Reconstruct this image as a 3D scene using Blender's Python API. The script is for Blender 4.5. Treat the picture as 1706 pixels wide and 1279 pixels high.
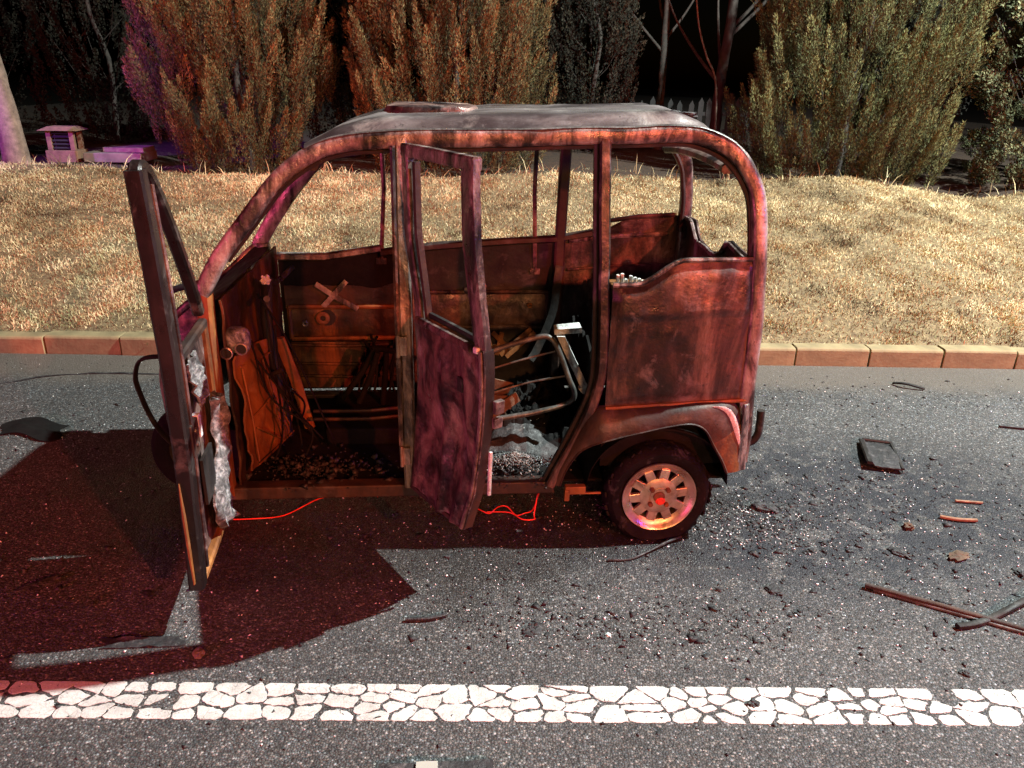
import bpy, bmesh, math, random
import numpy as np
from math import sin, cos, pi, radians, sqrt, atan2
from mathutils import Vector, Matrix, noise
random.seed(7); rng = np.random.default_rng(7)
for o in list(bpy.data.objects): bpy.data.objects.remove(o)
S = bpy.context.scene; COL = S.collection
# ------------------------------------------------------------------ camera
PITCH, ROLL, CAMH = radians(21.7), 0.022, 1.8
fwd = Vector((0, cos(PITCH), -sin(PITCH))); up = Vector((0, sin(PITCH), cos(PITCH))); rt = Vector((1, 0, 0))
ix = rt*cos(ROLL)+up*sin(ROLL); iy = rt*sin(ROLL)-up*cos(ROLL)
cd = bpy.data.cameras.new('camera'); cam = bpy.data.objects.new('camera', cd); COL.objects.link(cam)
M = Matrix.Identity(4)
for i in range(3):
    M[i][0] = ix[i]; M[i][1] = -iy[i]; M[i][2] = -fwd[i]
M[2][3] = CAMH
cam.matrix_world = M
cd.sensor_width = 36; cd.lens = 36*1281/1706; cd.clip_start = .05; cd.clip_end = 500
S.camera = cam
# ------------------------------------------------------------------ night sky
w = bpy.data.worlds.new('World'); S.world = w; w.use_nodes = True
nt = w.node_tree; bg = nt.nodes['Background']
sky = nt.nodes.new('ShaderNodeTexSky'); sky.sky_type = 'NISHITA'; sky.sun_disc = False
sky.sun_elevation = radians(-6); sky.sun_rotation = radians(70)
nt.links.new(sky.outputs[0], bg.inputs[0]); bg.inputs[1].default_value = 0.10
# ------------------------------------------------------------------ lamps of the place: a tall street lamp, emergency beacons; one added spot on the trees
def lamp(name, loc, col, power, r, spec=1.0):
    l = bpy.data.lights.new(name, 'POINT'); l.color = col; l.energy = power; l.shadow_soft_size = r
    l.specular_factor = spec
    o = bpy.data.objects.new(name, l); o.location = loc; COL.objects.link(o); return o
def spot(name, loc, target, col, power, r, angle, blend=.6):
    l = bpy.data.lights.new(name, 'SPOT'); l.color = col; l.energy = power; l.shadow_soft_size = r
    l.spot_size = radians(angle); l.spot_blend = blend
    o = bpy.data.objects.new(name, l); o.location = loc
    o.rotation_euler = (Vector(target)-Vector(loc)).to_track_quat('-Z', 'Y').to_euler(); COL.objects.link(o); return o
lamp('street_lamp_light', (6.5, 3.9, 8.75), (.89, 1.0, .94), 14800, .07)
lamp('red_beacon_light', (4.4, -3.9, 3.7), (1, .125, .060), 3150, .08)
lamp('amber_beacon_light', (1.6, -5.0, 3.0), (1, .40, .14), 1150, .25)
lamp('magenta_beacon_light', (-5.4, -1.8, 1.1), (1, .10, .30), 1000, .10)
spot('red_tint_spot_trees', (-5.0, -3.5, 3.6), (-1.7, 9.3, 2.7), (1, .16, .09), 8200, .12, 32, 1.0)  # added unseen spot that washes the left and middle trees red
spot('blue_beacon_light', (-8.6, 1.6, 4.6), (-5.35, 8.15, 2.05), (.45, .10, 1), 7000, .10, 20, 1.0)
lamp('blue_beacon_light_right', (5.8, 0.2, 3.0), (.12, .06, 1), 300, .05)
S.view_settings.view_transform = 'Standard'; S.view_settings.look = 'None'
S.view_settings.exposure = 0.0; S.view_settings.gamma = 1; S.view_settings.use_curve_mapping = False
S.render.engine = 'CYCLES'

# ------------------------------------------------------------------ helpers
def link(o, parent=None):
    COL.objects.link(o)
    if parent: o.parent = parent
    return o
def tag(o, label=None, cat=None, group=None, kind=None):
    for k, v in (('label', label), ('category', cat), ('group', group), ('kind', kind)):
        if v: o[k] = v
    return o
def empty(name, loc=(0, 0, 0), rz=0, parent=None):
    o = bpy.data.objects.new(name, None); o.location = loc; o.rotation_euler = (0, 0, rz); o.empty_display_size = .1
    return link(o, parent)
def np_mesh(name, V, T, mat, parent=None, smooth=False, tint=None):
    """V (n,3), T (m,3) numpy -> one mesh object"""
    me = bpy.data.meshes.new(name)
    me.vertices.add(len(V)); me.vertices.foreach_set('co', np.asarray(V, np.float32).ravel())
    k = T.shape[1]
    me.loops.add(T.size); me.loops.foreach_set('vertex_index', T.astype(np.int32).ravel())
    me.polygons.add(len(T)); me.polygons.foreach_set('loop_start', np.arange(0, T.size, k, dtype=np.int32))
    me.update(calc_edges=True)
    if smooth: me.polygons.foreach_set('use_smooth', np.ones(len(T), bool))
    if tint is not None:
        a = me.attributes.new('tint', 'FLOAT', 'POINT'); a.data.foreach_set('value', np.asarray(tint, np.float32))
    me.materials.append(mat)
    return link(bpy.data.objects.new(name, me), parent)
def catmull(pts, n=6):
    P = [Vector(p) for p in pts]; out = []
    for i in range(len(P)-1):
        p0 = P[max(i-1, 0)]; p1 = P[i]; p2 = P[i+1]; p3 = P[min(i+2, len(P)-1)]
        for k in range(n):
            t = k/n
            out.append(.5*((2*p1)+(p2-p0)*t+(2*p0-5*p1+4*p2-p3)*t*t+(3*p1-p0-3*p2+p3)*t**3))
    out.append(P[-1]); return out
class MB:
    def __init__(s): s.v = []; s.f = []
    def add(s, vs, fs):
        b = len(s.v); s.v += [tuple(x) for x in vs]; s.f += [tuple(i+b for i in f) for f in fs]; return s
    def box(s, c, d, R=None):
        c = Vector(c); vs = []
        for x in (-1, 1):
            for y in (-1, 1):
                for z in (-1, 1):
                    p = Vector((x*d[0]/2, y*d[1]/2, z*d[2]/2)); vs.append(c+(R @ p if R else p))
        return s.add(vs, [(0, 1, 3, 2), (4, 6, 7, 5), (0, 4, 5, 1), (2, 3, 7, 6), (0, 2, 6, 4), (1, 5, 7, 3)])
    def hexa(s, p):  # 8 corners: bottom 4 ccw then top 4
        return s.add(p, [(3, 2, 1, 0), (4, 5, 6, 7), (0, 1, 5, 4), (1, 2, 6, 5), (2, 3, 7, 6), (3, 0, 4, 7)])
    def tube(s, path, w, h=None, n=8, ref=(0, 1, 0), sq=0.0, closed=False, taper=None):
        """sweep an ellipse / rounded rectangle: w across (perp to ref), h along ref"""
        P = [Vector(p) for p in path]; h = w if h is None else h; ref = Vector(ref); m = len(P); vs = []
        for i, p in enumerate(P):
            if closed: t = P[(i+1) % m]-P[i-1]
            else: t = P[min(i+1, m-1)]-P[max(i-1, 0)]
            t.normalize(); r = ref
            if abs(t.dot(r)) > .97: r = Vector((1, 0, 0)) if abs(t.x) < .8 else Vector((0, 0, 1))
            a = t.cross(r).normalized(); b = a.cross(t).normalized()
            k = taper[i] if taper else 1
            for j in range(n):
                th = 2*pi*(j+.5)/n; ca, sa = cos(th), sin(th)
                if sq > 0:
                    e = 1-sq*.75; ca = math.copysign(abs(ca)**e, ca); sa = math.copysign(abs(sa)**e, sa)
                vs.append(p+a*(ca*w/2*k)+b*(sa*h/2*k))
        fs = []
        for i in range(m if closed else m-1):
            i2 = (i+1) % m
            for j in range(n):
                j2 = (j+1) % n; fs.append((i*n+j, i*n+j2, i2*n+j2, i2*n+j))
        if not closed:
            fs.append(tuple(range(n-1, -1, -1))); fs.append(tuple((m-1)*n+j for j in range(n)))
        return s.add(vs, fs)
    def prism(s, poly, fn, off):
        """poly of 2D points mapped by fn(a,b)->3D, thickened by vector off"""
        A = [Vector(fn(*p)) for p in poly]; off = Vector(off); n = len(A)
        return s.add(A+[a+off for a in A], [tuple(range(n)), tuple(range(2*n-1, n-1, -1))]+[(i, i+n, (i+1) % n+n, (i+1) % n) for i in range(n)])
    def grid(s, fn, nu, nv, off):
        vs = []; off = Vector(off); N = (nu+1)*(nv+1)
        for k in (0, 1):
            for i in range(nu+1):
                for j in range(nv+1):
                    p = Vector(fn(i/nu, j/nv)); vs.append(p+off*k)
        ix_ = lambda i, j, k: k*N+i*(nv+1)+j
        fs = []
        for i in range(nu):
            for j in range(nv):
                fs.append((ix_(i, j, 0), ix_(i+1, j, 0), ix_(i+1, j+1, 0), ix_(i, j+1, 0)))
                fs.append((ix_(i, j, 1), ix_(i, j+1, 1), ix_(i+1, j+1, 1), ix_(i+1, j, 1)))
        for i in range(nu):
            fs.append((ix_(i, 0, 0), ix_(i, 0, 1), ix_(i+1, 0, 1), ix_(i+1, 0, 0))); fs.append((ix_(i, nv, 0), ix_(i+1, nv, 0), ix_(i+1, nv, 1), ix_(i, nv, 1)))
        for j in range(nv):
            fs.append((ix_(0, j, 0), ix_(0, j+1, 0), ix_(0, j+1, 1), ix_(0, j, 1))); fs.append((ix_(nu, j, 0), ix_(nu, j, 1), ix_(nu, j+1, 1), ix_(nu, j+1, 0)))
        return s.add(vs, fs)
    def lathe(s, prof, c, axis=1, n=32, clampz=None):
        """profile (r, h) round axis y (1) or z (2) at centre c"""
        c = Vector(c); vs = []
        for (r, h) in prof:
            for j in range(n):
                th = 2*pi*j/n
                p = Vector((r*cos(th), h, r*sin(th))) if axis == 1 else Vector((r*cos(th), r*sin(th), h))
                p = c+p
                if clampz is not None and p.z < clampz: p.z = clampz
                vs.append(p)
        fs = []
        for i in range(len(prof)-1):
            for j in range(n):
                j2 = (j+1) % n; fs.append((i*n+j, i*n+j2, (i+1)*n+j2, (i+1)*n+j))
        return s.add(vs, fs)
    def build(s, name, mat, parent=None, smooth=None, bevel=0, jit=0):
        me = bpy.data.meshes.new(name)
        v = s.v
        if jit: v = [tuple(Vector(p)+jit*noise.noise_vector(Vector(p)*7)) for p in v]
        me.from_pydata(v, [], s.f); me.update()
        bm = bmesh.new(); bm.from_mesh(me); bmesh.ops.recalc_face_normals(bm, faces=bm.faces); bm.to_mesh(me); bm.free()
        if mat: me.materials.append(mat)
        if smooth:
            me.polygons.foreach_set('use_smooth', [True]*len(me.polygons))
            me.set_sharp_from_angle(angle=radians(smooth))
        o = link(bpy.data.objects.new(name, me), parent)
        if bevel:
            b = o.modifiers.new('bevel', 'BEVEL'); b.width = bevel; b.segments = 2; b.limit_method = 'ANGLE'
        return o

# ------------------------------------------------------------------ materials
def new_mat(name):
    m = bpy.data.materials.new(name); m.use_nodes = True
    return m, m.node_tree.nodes, m.node_tree.links, m.node_tree.nodes['Principled BSDF']
def ramp(N, L, src, stops):
    r = N.new('ShaderNodeValToRGB'); e = r.color_ramp.elements
    while len(e) < len(stops): e.new(.5)
    for el, (p, c) in zip(e, stops):
        el.position = p; el.color = (*c, 1) if len(c) == 3 else c
    L.new(src, r.inputs[0]); return r.outputs[0]
def nz(N, L, co, scale, detail=6, rough=.6, dist=0):
    n = N.new('ShaderNodeTexNoise'); n.inputs['Scale'].default_value = scale; n.inputs['Detail'].default_value = detail
    n.inputs['Roughness'].default_value = rough; n.inputs['Distortion'].default_value = dist
    L.new(co, n.inputs['Vector']); return n.outputs['Fac']
def mixc(N, L, f, a, b, mode='MIX'):
    m = N.new('ShaderNodeMix'); m.data_type = 'RGBA'; m.blend_type = mode
    if hasattr(f, 'links') or hasattr(f, 'is_linked'): L.new(f, m.inputs[0])
    else: m.inputs[0].default_value = f
    for i, x in ((6, a), (7, b)):
        if isinstance(x, tuple): m.inputs[i].default_value = (*x, 1)
        else: L.new(x, m.inputs[i])
    return m.outputs[2]
def math_(N, L, op, a, b=0.0, clamp=False):
    m = N.new('ShaderNodeMath'); m.operation = op; m.use_clamp = clamp
    for i, x in ((0, a), (1, b)):
        if isinstance(x, (int, float)): m.inputs[i].default_value = x
        else: L.new(x, m.inputs[i])
    return m.outputs[0]
def G(v): return (v, v, v)
def coords(N, L, scale=(1, 1, 1), kind='Object'):
    t = N.new('ShaderNodeTexCoord'); mp = N.new('ShaderNodeMapping'); mp.inputs['Scale'].default_value = scale
    L.new(t.outputs[kind], mp.inputs[0]); return mp.outputs[0]
def burnt(name, stops, scale=4, rough=(.35, .75), metal=.4, bump=.25, ash=(.5, .48, .45), ash_amt=.25, streak=(1, 1, .35), spots=.0):
    m, N, L, B = new_mat(name)
    co = coords(N, L); st = coords(N, L, streak)
    a = nz(N, L, st, scale, 11, .68, .45)
    c = ramp(N, L, a, stops)
    # pale ash film in blotches
    b = nz(N, L, co, scale*1.7, 10, .68, .4); f = nz(N, L, co, 42, 3, .6)
    af = ramp(N, L, b, [(.56, G(0)), (.72, G(ash_amt))])
    c = mixc(N, L, af, c, ash)
    # soot specks
    sp = ramp(N, L, f, [(.27, G(.6)), (.36, G(0))])
    c = mixc(N, L, sp, c, (.010, .009, .009))
    L.new(c, B.inputs['Base Color'])
    r = ramp(N, L, nz(N, L, co, scale*2.3, 6), [(.3, G(rough[0])), (.7, G(rough[1]))]); L.new(r, B.inputs['Roughness'])
    B.inputs['Metallic'].default_value = metal
    bp = N.new('ShaderNodeBump'); bp.inputs['Strength'].default_value = bump; bp.inputs['Distance'].default_value = .006
    h = math_(N, L, 'ADD', nz(N, L, co, 55, 5), nz(N, L, co, 9, 4)); L.new(h, bp.inputs['Height']); L.new(bp.outputs[0], B.inputs['Normal'])
    return m
MT = {}
MT['body'] = burnt('scorched_body_steel', [(.36, (.006, .005, .005)), (.45, (.020, .013, .013)), (.52, (.066, .040, .037)), (.59, (.15, .092, .075)), (.70, (.26, .22, .21))], 4.6, (.22, .70), .35, .45, ash=(.24, .20, .205), ash_amt=.7)
MT['door'] = burnt('scorched_door_skin', [(.37, (.008, .006, .007)), (.46, (.038, .023, .023)), (.54, (.14, .085, .075)), (.64, (.29, .20, .165))], 6, (.22, .68), .35, .6, ash=(.42, .36, .35), ash_amt=.75, streak=(1, 1, .7))
MT['pillar'] = burnt('scorched_pillar_steel', [(.36, (.010, .008, .008)), (.45, (.060, .044, .042)), (.54, (.22, .17, .155)), (.66, (.42, .37, .35))], 8, (.20, .6), .35, .45, ash_amt=.6, streak=(1.5, 1.5, .5))
MT['black'] = burnt('sooty_black_steel', [(.3, (.004, .004, .004)), (.55, (.012, .010, .009)), (.75, (.034, .022, .018))], 5, (.45, .85), .2, .3, ash_amt=.12)
MT['stile'] = burnt('blackened_glossy_steel', [(.3, (.006, .005, .005)), (.5, (.014, .010, .010)), (.72, (.036, .025, .023))], 5, (.20, .42), .3, .12, ash_amt=.2, streak=(2, 2, .3))
MT['dark'] = burnt('sooty_brown_steel', [(.3, (.007, .006, .006)), (.5, (.028, .015, .012)), (.68, (.085, .038, .022))], 4, (.4, .75), .25, .3, ash_amt=.12)
MT['rust'] = burnt('orange_rust_steel', [(.28, (.014, .008, .006)), (.43, (.075, .028, .011)), (.57, (.22, .083, .022)), (.73, (.42, .18, .05))], 4.5, (.4, .75), .2, .3, ash=(.5, .35, .2), ash_amt=.25)
MT['rustdark'] = burnt('sooty_rust_steel', [(.36, (.006, .005, .004)), (.50, (.035, .014, .007)), (.62, (.14, .052, .016)), (.78, (.30, .12, .035))], 5.5, (.4, .8), .2, .35, ash=(.4, .25, .12), ash_amt=.2)
MT['roof'] = burnt('ash_grey_roof_steel', [(.28, (.03, .024, .026)), (.42, (.075, .062, .064)), (.55, (.19, .17, .17)), (.70, (.36, .34, .335))], 3, (.16, .5), .5, .25, ash_amt=.75, streak=(.45, 1.5, 1))
MT['ash'] = burnt('white_ash', [(.3, (.10, .10, .10)), (.45, (.42, .42, .41)), (.6, (.72, .72, .70))], 14, (.7, .95), 0, .8, ash=(.85, .85, .83), ash_amt=.7, streak=(1, 1, 1))
MT['greyash'] = burnt('grey_ash', [(.36, (.02, .02, .02)), (.5, (.10, .10, .10)), (.64, (.34, .34, .335))], 34, (.7, .95), 0, .8, ash_amt=.3, streak=(1, 1, 1))
MT['soot'] = burnt('dull_soot', [(.3, (.003, .003, .003)), (.6, (.008, .007, .007)), (.8, (.014, .011, .010))], 7, (.7, .95), 0, .5, ash_amt=.0, streak=(1, 1, 1))
MT['soot'].node_tree.nodes['Principled BSDF'].inputs['Specular IOR Level'].default_value = .12
MT['alu'] = burnt('heat_stained_alloy', [(.34, (.22, .17, .11)), (.5, (.55, .46, .34)), (.66, (.74, .66, .52))], 7, (.22, .5), .85, .12, ash_amt=.1, streak=(1, 1, 1))
MT['tyre'] = burnt('charred_tyre_rubber', [(.3, (.003, .003, .003)), (.55, (.007, .006, .006)), (.75, (.016, .012, .011))], 8, (.55, .9), 0, .6, ash_amt=.12, streak=(1, 1, 1))
MT['tyre'].node_tree.nodes['Principled BSDF'].inputs['Specular IOR Level'].default_value = .12
MT['char'] = burnt('charred_residue', [(.3, (.006, .006, .007)), (.55, (.018, .017, .019)), (.75, (.06, .05, .05))], 18, (.45, .9), 0, .9, ash_amt=.2, streak=(1, 1, 1))
MT['tube'] = burnt('bare_grey_tube', [(.3, (.03, .028, .026)), (.5, (.10, .095, .09)), (.7, (.30, .29, .28))], 9, (.3, .6), .5, .2, ash_amt=.3)
def plain(name, col, rough=.6, metal=0, var=.35, scale=12, bump=.2):
    m, N, L, B = new_mat(name); co = coords(N, L)
    c = ramp(N, L, nz(N, L, co, scale, 8), [(.3, tuple(x*(1-var) for x in col)), (.7, tuple(min(1, x*(1+var)) for x in col))])
    L.new(c, B.inputs['Base Color']); B.inputs['Roughness'].default_value = rough; B.inputs['Metallic'].default_value = metal
    bp = N.new('ShaderNodeBump'); bp.inputs['Strength'].default_value = bump; bp.inputs['Distance'].default_value = .004
    L.new(nz(N, L, co, scale*6, 5), bp.inputs['Height']); L.new(bp.outputs[0], B.inputs['Normal']); return m
MT['wire'] = plain('red_wire_insulation', (.75, .05, .03), .4)
MT['redtag'] = plain('red_hub_residue', (.75, .045, .02), .7, var=.5, scale=60, bump=.6)
MT['kerb'] = plain('kerb_stone', (.25, .19, .10), .85, var=.28, scale=7, bump=.5)
MT['bark'] = plain('bark', (.17, .12, .09), .9, var=.5, scale=14, bump=1)
MT['brick'] = plain('rough_brick', (.17, .095, .055), .9, scale=16, bump=.6)
MT['shadebark'] = plain('shaded_bark', (.035, .028, .024), .9, var=.5, scale=14, bump=1)  # darker copy of bark, shade of far and inner trunks put into the colour
MT['slab'] = plain('old_concrete', (.17, .13, .11), .9, scale=5, bump=.5)
MT['picket'] = plain('darkened_picket_paint', (.014, .012, .012), .8)  # white pickets coloured near black, the darkness around them put into the paint
MT['wood'] = plain('scorched_timber', (.075, .042, .022), .8, var=.6, scale=20, bump=.6)
MT['stick'] = plain('dry_stick', (.22, .12, .07), .8, var=.4, scale=30)
MT['label'] = plain('pale_paper_label', (.30, .32, .28), .7, var=.12)
MT['glassy'] = plain('clear_glass_crumb', (.75, .8, .8), .15, var=.1)
MT['white_chip'] = plain('white_chip', (.75, .74, .70), .8, var=.2)
def asphalt():
    m, N, L, B = new_mat('coarse_asphalt'); B.inputs['Specular IOR Level'].default_value = .3; co = coords(N, L)
    v = N.new('ShaderNodeTexVoronoi'); v.inputs['Scale'].default_value = 135; L.new(co, v.inputs['Vector'])
    sep = N.new('ShaderNodeSeparateColor'); L.new(v.outputs['Color'], sep.inputs[0])
    stone = ramp(N, L, sep.outputs[0], [(0, (.040, .040, .041)), (.40, (.064, .064, .064)), (.72, (.096, .095, .094)), (.92, (.165, .163, .160)), (.98, (.29, .287, .283))])
    tone = ramp(N, L, sep.outputs[1], [(0, (1.10, .97, .90)), (.5, (1, 1, 1)), (1, (.86, .99, 1.08))])
    c = mixc(N, L, 1.0, stone, tone, 'MULTIPLY')
    edge = ramp(N, L, v.outputs['Distance'], [(.25, G(0)), (.75, G(.6))])
    c = mixc(N, L, edge, c, (.022, .020, .019))
    v2 = N.new('ShaderNodeTexVoronoi'); v2.inputs['Scale'].default_value = 330; L.new(co, v2.inputs['Vector'])
    s2 = N.new('ShaderNodeSeparateColor'); L.new(v2.outputs['Color'], s2.inputs[0])
    fine = ramp(N, L, s2.outputs[0], [(.0, G(.6)), (.8, G(1.15)), (.96, G(1.5))])
    c = mixc(N, L, 1.0, c, fine, 'MULTIPLY')
    big = ramp(N, L, nz(N, L, co, 1.1, 6, .6), [(.35, G(.78)), (.65, G(1.22))]); c = mixc(N, L, 1.0, c, big, 'MULTIPLY')
    # soot and extinguisher wash: blotches to the right of and under the wreck
    xyz = N.new('ShaderNodeSeparateXYZ'); L.new(co, xyz.inputs[0])
    dx = math_(N, L, 'DIVIDE', math_(N, L, 'SUBTRACT', xyz.outputs[0], 1.25), 1.5); dy = math_(N, L, 'DIVIDE', math_(N, L, 'SUBTRACT', xyz.outputs[1], 3.1), .75)
    d = math_(N, L, 'SQRT', math_(N, L, 'ADD', math_(N, L, 'MULTIPLY', dx, dx), math_(N, L, 'MULTIPLY', dy, dy)))
    reg = math_(N, L, 'SUBTRACT', 1.25, d, True)
    sn = ramp(N, L, nz(N, L, co, 8, 12, .80, .6), [(.43, G(0)), (.51, G(.88))])
    soot = math_(N, L, 'MULTIPLY', math_(N, L, 'MULTIPLY', reg, 1.6, True), sn)
    c = mixc(N, L, soot, c, (.013, .015, .021))
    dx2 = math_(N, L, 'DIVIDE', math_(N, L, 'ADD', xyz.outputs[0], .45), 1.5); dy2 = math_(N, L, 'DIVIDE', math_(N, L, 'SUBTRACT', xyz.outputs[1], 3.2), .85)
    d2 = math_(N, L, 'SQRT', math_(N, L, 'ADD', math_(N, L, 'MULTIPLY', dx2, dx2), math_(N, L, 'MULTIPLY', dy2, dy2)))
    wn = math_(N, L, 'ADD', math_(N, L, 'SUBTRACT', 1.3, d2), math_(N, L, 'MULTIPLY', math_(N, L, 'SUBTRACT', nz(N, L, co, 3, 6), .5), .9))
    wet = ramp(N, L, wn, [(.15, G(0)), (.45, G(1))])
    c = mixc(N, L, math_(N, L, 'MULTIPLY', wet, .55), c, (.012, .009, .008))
    # dusty gutter along the kerb
    yk = math_(N, L, 'SUBTRACT', xyz.outputs[1], math_(N, L, 'MULTIPLY', xyz.outputs[0], .0178))
    gut = math_(N, L, 'ADD', yk, math_(N, L, 'MULTIPLY', math_(N, L, 'SUBTRACT', nz(N, L, co, 2.2, 5), .5), .5))
    gm = ramp(N, L, math_(N, L, 'SUBTRACT', gut, 4.0), [(.40, G(0)), (.62, G(.7))])
    c = mixc(N, L, gm, c, (.115, .095, .078))
    L.new(c, B.inputs['Base Color'])
    ro = math_(N, L, 'SUBTRACT', ramp(N, L, s2.outputs[1], [(0, G(.5)), (1, G(.85))]), math_(N, L, 'MULTIPLY', wet, .34)); L.new(ro, B.inputs['Roughness'])
    bp = N.new('ShaderNodeBump'); bp.inputs['Strength'].default_value = .8; bp.inputs['Distance'].default_value = .005
    h = math_(N, L, 'ADD', math_(N, L, 'MULTIPLY', v.outputs['Distance'], -1.0), math_(N, L, 'MULTIPLY', sep.outputs[2], .5)); L.new(h, bp.inputs['Height']); L.new(bp.outputs[0], B.inputs['Normal'])
    return m
MT['asphalt'] = asphalt()
def paint():
    m, N, L, B = new_mat('worn_white_road_paint'); co = coords(N, L, kind='Object')
    geo = N.new('ShaderNodeNewGeometry')
    c = ramp(N, L, nz(N, L, geo.outputs['Position'], 9, 8, .65), [(.3, (.36, .36, .34)), (.6, (.56, .56, .54))])
    d = ramp(N, L, nz(N, L, geo.outputs['Position'], 70, 5, .7), [(.28, G(1)), (.40, G(0))])
    c = mixc(N, L, d, c, (.10, .09, .08))
    f = ramp(N, L, nz(N, L, geo.outputs['Position'], 260, 2, .5), [(.35, G(.78)), (.6, G(1.0))]); c = mixc(N, L, 1.0, c, f, 'MULTIPLY')
    vv = N.new('ShaderNodeTexVoronoi'); vv.feature = 'DISTANCE_TO_EDGE'; vv.inputs['Scale'].default_value = 26
    vd = N.new('ShaderNodeVectorMath'); vd.operation = 'ADD'; wn_ = N.new('ShaderNodeTexNoise'); wn_.inputs['Scale'].default_value = 35
    L.new(geo.outputs['Position'], wn_.inputs['Vector']); sc_ = N.new('ShaderNodeVectorMath'); sc_.operation = 'SCALE'; sc_.inputs['Scale'].default_value = .035
    L.new(wn_.outputs['Color'], sc_.inputs[0]); L.new(geo.outputs['Position'], vd.inputs[0]); L.new(sc_.outputs[0], vd.inputs[1]); L.new(vd.outputs[0], vv.inputs['Vector'])
    hl = ramp(N, L, vv.outputs['Distance'], [(.0, G(.75)), (.045, G(0))]); hm = ramp(N, L, nz(N, L, geo.outputs['Position'], 6, 4), [(.46, G(0)), (.58, G(1))])
    c = mixc(N, L, math_(N, L, 'MULTIPLY', hl, hm), c, (.16, .15, .14))
    L.new(c, B.inputs['Base Color']); B.inputs['Roughness'].default_value = .75
    bp = N.new('ShaderNodeBump'); bp.inputs['Strength'].default_value = .5; bp.inputs['Distance'].default_value = .003
    L.new(nz(N, L, geo.outputs['Position'], 160, 4), bp.inputs['Height']); L.new(bp.outputs[0], B.inputs['Normal']); return m
MT['paint'] = paint()
def tinted(name, stops, rough=.8, trans=0.0):
    m, N, L, B = new_mat(name); a = N.new('ShaderNodeAttribute'); a.attribute_name = 'tint'
    L.new(ramp(N, L, a.outputs['Fac'], stops), B.inputs['Base Color']); B.inputs['Roughness'].default_value = rough
    B.inputs['Specular IOR Level'].default_value = .25
    return m
MT['grass'] = tinted('dry_straw_grass', [(0, (.055, .040, .022)), (.35, (.25, .18, .092)), (.7, (.54, .43, .23)), (.9, (.78, .66, .41)), (1, (.20, .21, .08))])
MT['cypress'] = tinted('juniper_foliage', [(0, (.010, .009, .005)), (.35, (.050, .042, .017)), (.7, (.125, .098, .038)), (1, (.26, .19, .08))], .7)
MT['shadeleaf'] = tinted('shaded_juniper_foliage', [(0, (.005, .005, .003)), (.5, (.014, .013, .008)), (1, (.035, .030, .016))], .8)  # darker copy of the juniper foliage, background gloom put into the leaf colour
MT['greenlit_leaf'] = tinted('green_lit_juniper_foliage', [(0, (.007, .010, .005)), (.35, (.046, .048, .018)), (.7, (.115, .112, .042)), (1, (.25, .23, .09))], .7)  # greener copy of the foliage, greenish lamp light put into the leaf colour
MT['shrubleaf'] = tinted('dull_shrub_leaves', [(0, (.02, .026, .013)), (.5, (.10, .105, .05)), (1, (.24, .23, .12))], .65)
def soil():
    m, N, L, B = new_mat('thatch_and_shaded_soil'); co = coords(N, L)
    c = ramp(N, L, nz(N, L, co, 22, 9, .7), [(.3, (.07, .05, .026)), (.5, (.19, .135, .07)), (.7, (.32, .245, .13))])
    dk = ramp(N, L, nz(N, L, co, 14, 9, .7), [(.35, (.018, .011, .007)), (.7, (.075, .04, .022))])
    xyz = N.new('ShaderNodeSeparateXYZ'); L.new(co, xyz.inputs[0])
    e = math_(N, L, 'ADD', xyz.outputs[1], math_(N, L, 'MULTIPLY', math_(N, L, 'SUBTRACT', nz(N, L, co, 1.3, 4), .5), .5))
    c = mixc(N, L, ramp(N, L, math_(N, L, 'SUBTRACT', e, 8.0), [(.30, G(0)), (.42, G(1))]), c, dk)  # darker past the crest: bare soil with the shade there painted in
    L.new(c, B.inputs['Base Color']); B.inputs['Roughness'].default_value = .95
    bp = N.new('ShaderNodeBump'); bp.inputs['Strength'].default_value = .9; bp.inputs['Distance'].default_value = .03
    L.new(nz(N, L, co, 30, 8, .7), bp.inputs['Height']); L.new(bp.outputs[0], B.inputs['Normal']); return m
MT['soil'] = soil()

# ------------------------------------------------------------------ ground, road, kerb, bank
ROADYAW = .0178
mb = MB(); mb.add([(-200, -200, -.03), (200, -200, -.03), (200, 200, -.03), (-200, 200, -.03)], [(0, 1, 2, 3)])
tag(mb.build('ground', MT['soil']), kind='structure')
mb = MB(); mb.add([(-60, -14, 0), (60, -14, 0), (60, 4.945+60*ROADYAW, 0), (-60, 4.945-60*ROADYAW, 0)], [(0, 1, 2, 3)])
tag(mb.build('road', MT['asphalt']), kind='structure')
def bank_z(x, y):
    y0 = 5.06+ROADYAW*x; yc = 8.28+ROADYAW*x*.6+.14*sin(x*.55+1)+.08*sin(x*1.7)
    t = (y-y0)/(yc-y0)
    crest = .85+.035*sin(x*.9+.6)+.025*sin(x*2.3)+(.05*math.exp(-((x-3.4)/.5)**2)-.07*math.exp(-((x-4.9)/.6)**2))
    if t <= 0: return .085
    if t < 1: return .10+(crest-.10)*(t**.86)+.022*noise.noise(Vector((x*1.3, y*1.3, 0)))+.012*noise.noise(Vector((x*4, y*4, 3)))
    k = min(1, (y-yc)/.5); return crest-.07*k+.02*noise.noise(Vector((x*1.3, y*1.3, 0)))
xs = np.linspace(-14, 14, 225); ys = np.concatenate([np.linspace(5.03, 9.6, 70), np.linspace(9.9, 60, 26)])
V = [(x, (y+ROADYAW*x if y < 9 else y), 0) for x in xs for y in ys]
V = np.array([(x, y, bank_z(x, y)) for (x, y, _) in V]); ny = len(ys)
T = np.array([(i*ny+j, (i+1)*ny+j, (i+1)*ny+j+1, i*ny+j+1) for i in range(len(xs)-1) for j in range(ny-1)])
tag(np_mesh('grass_bank', V, T, MT['soil'], smooth=True), kind='structure')
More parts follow.
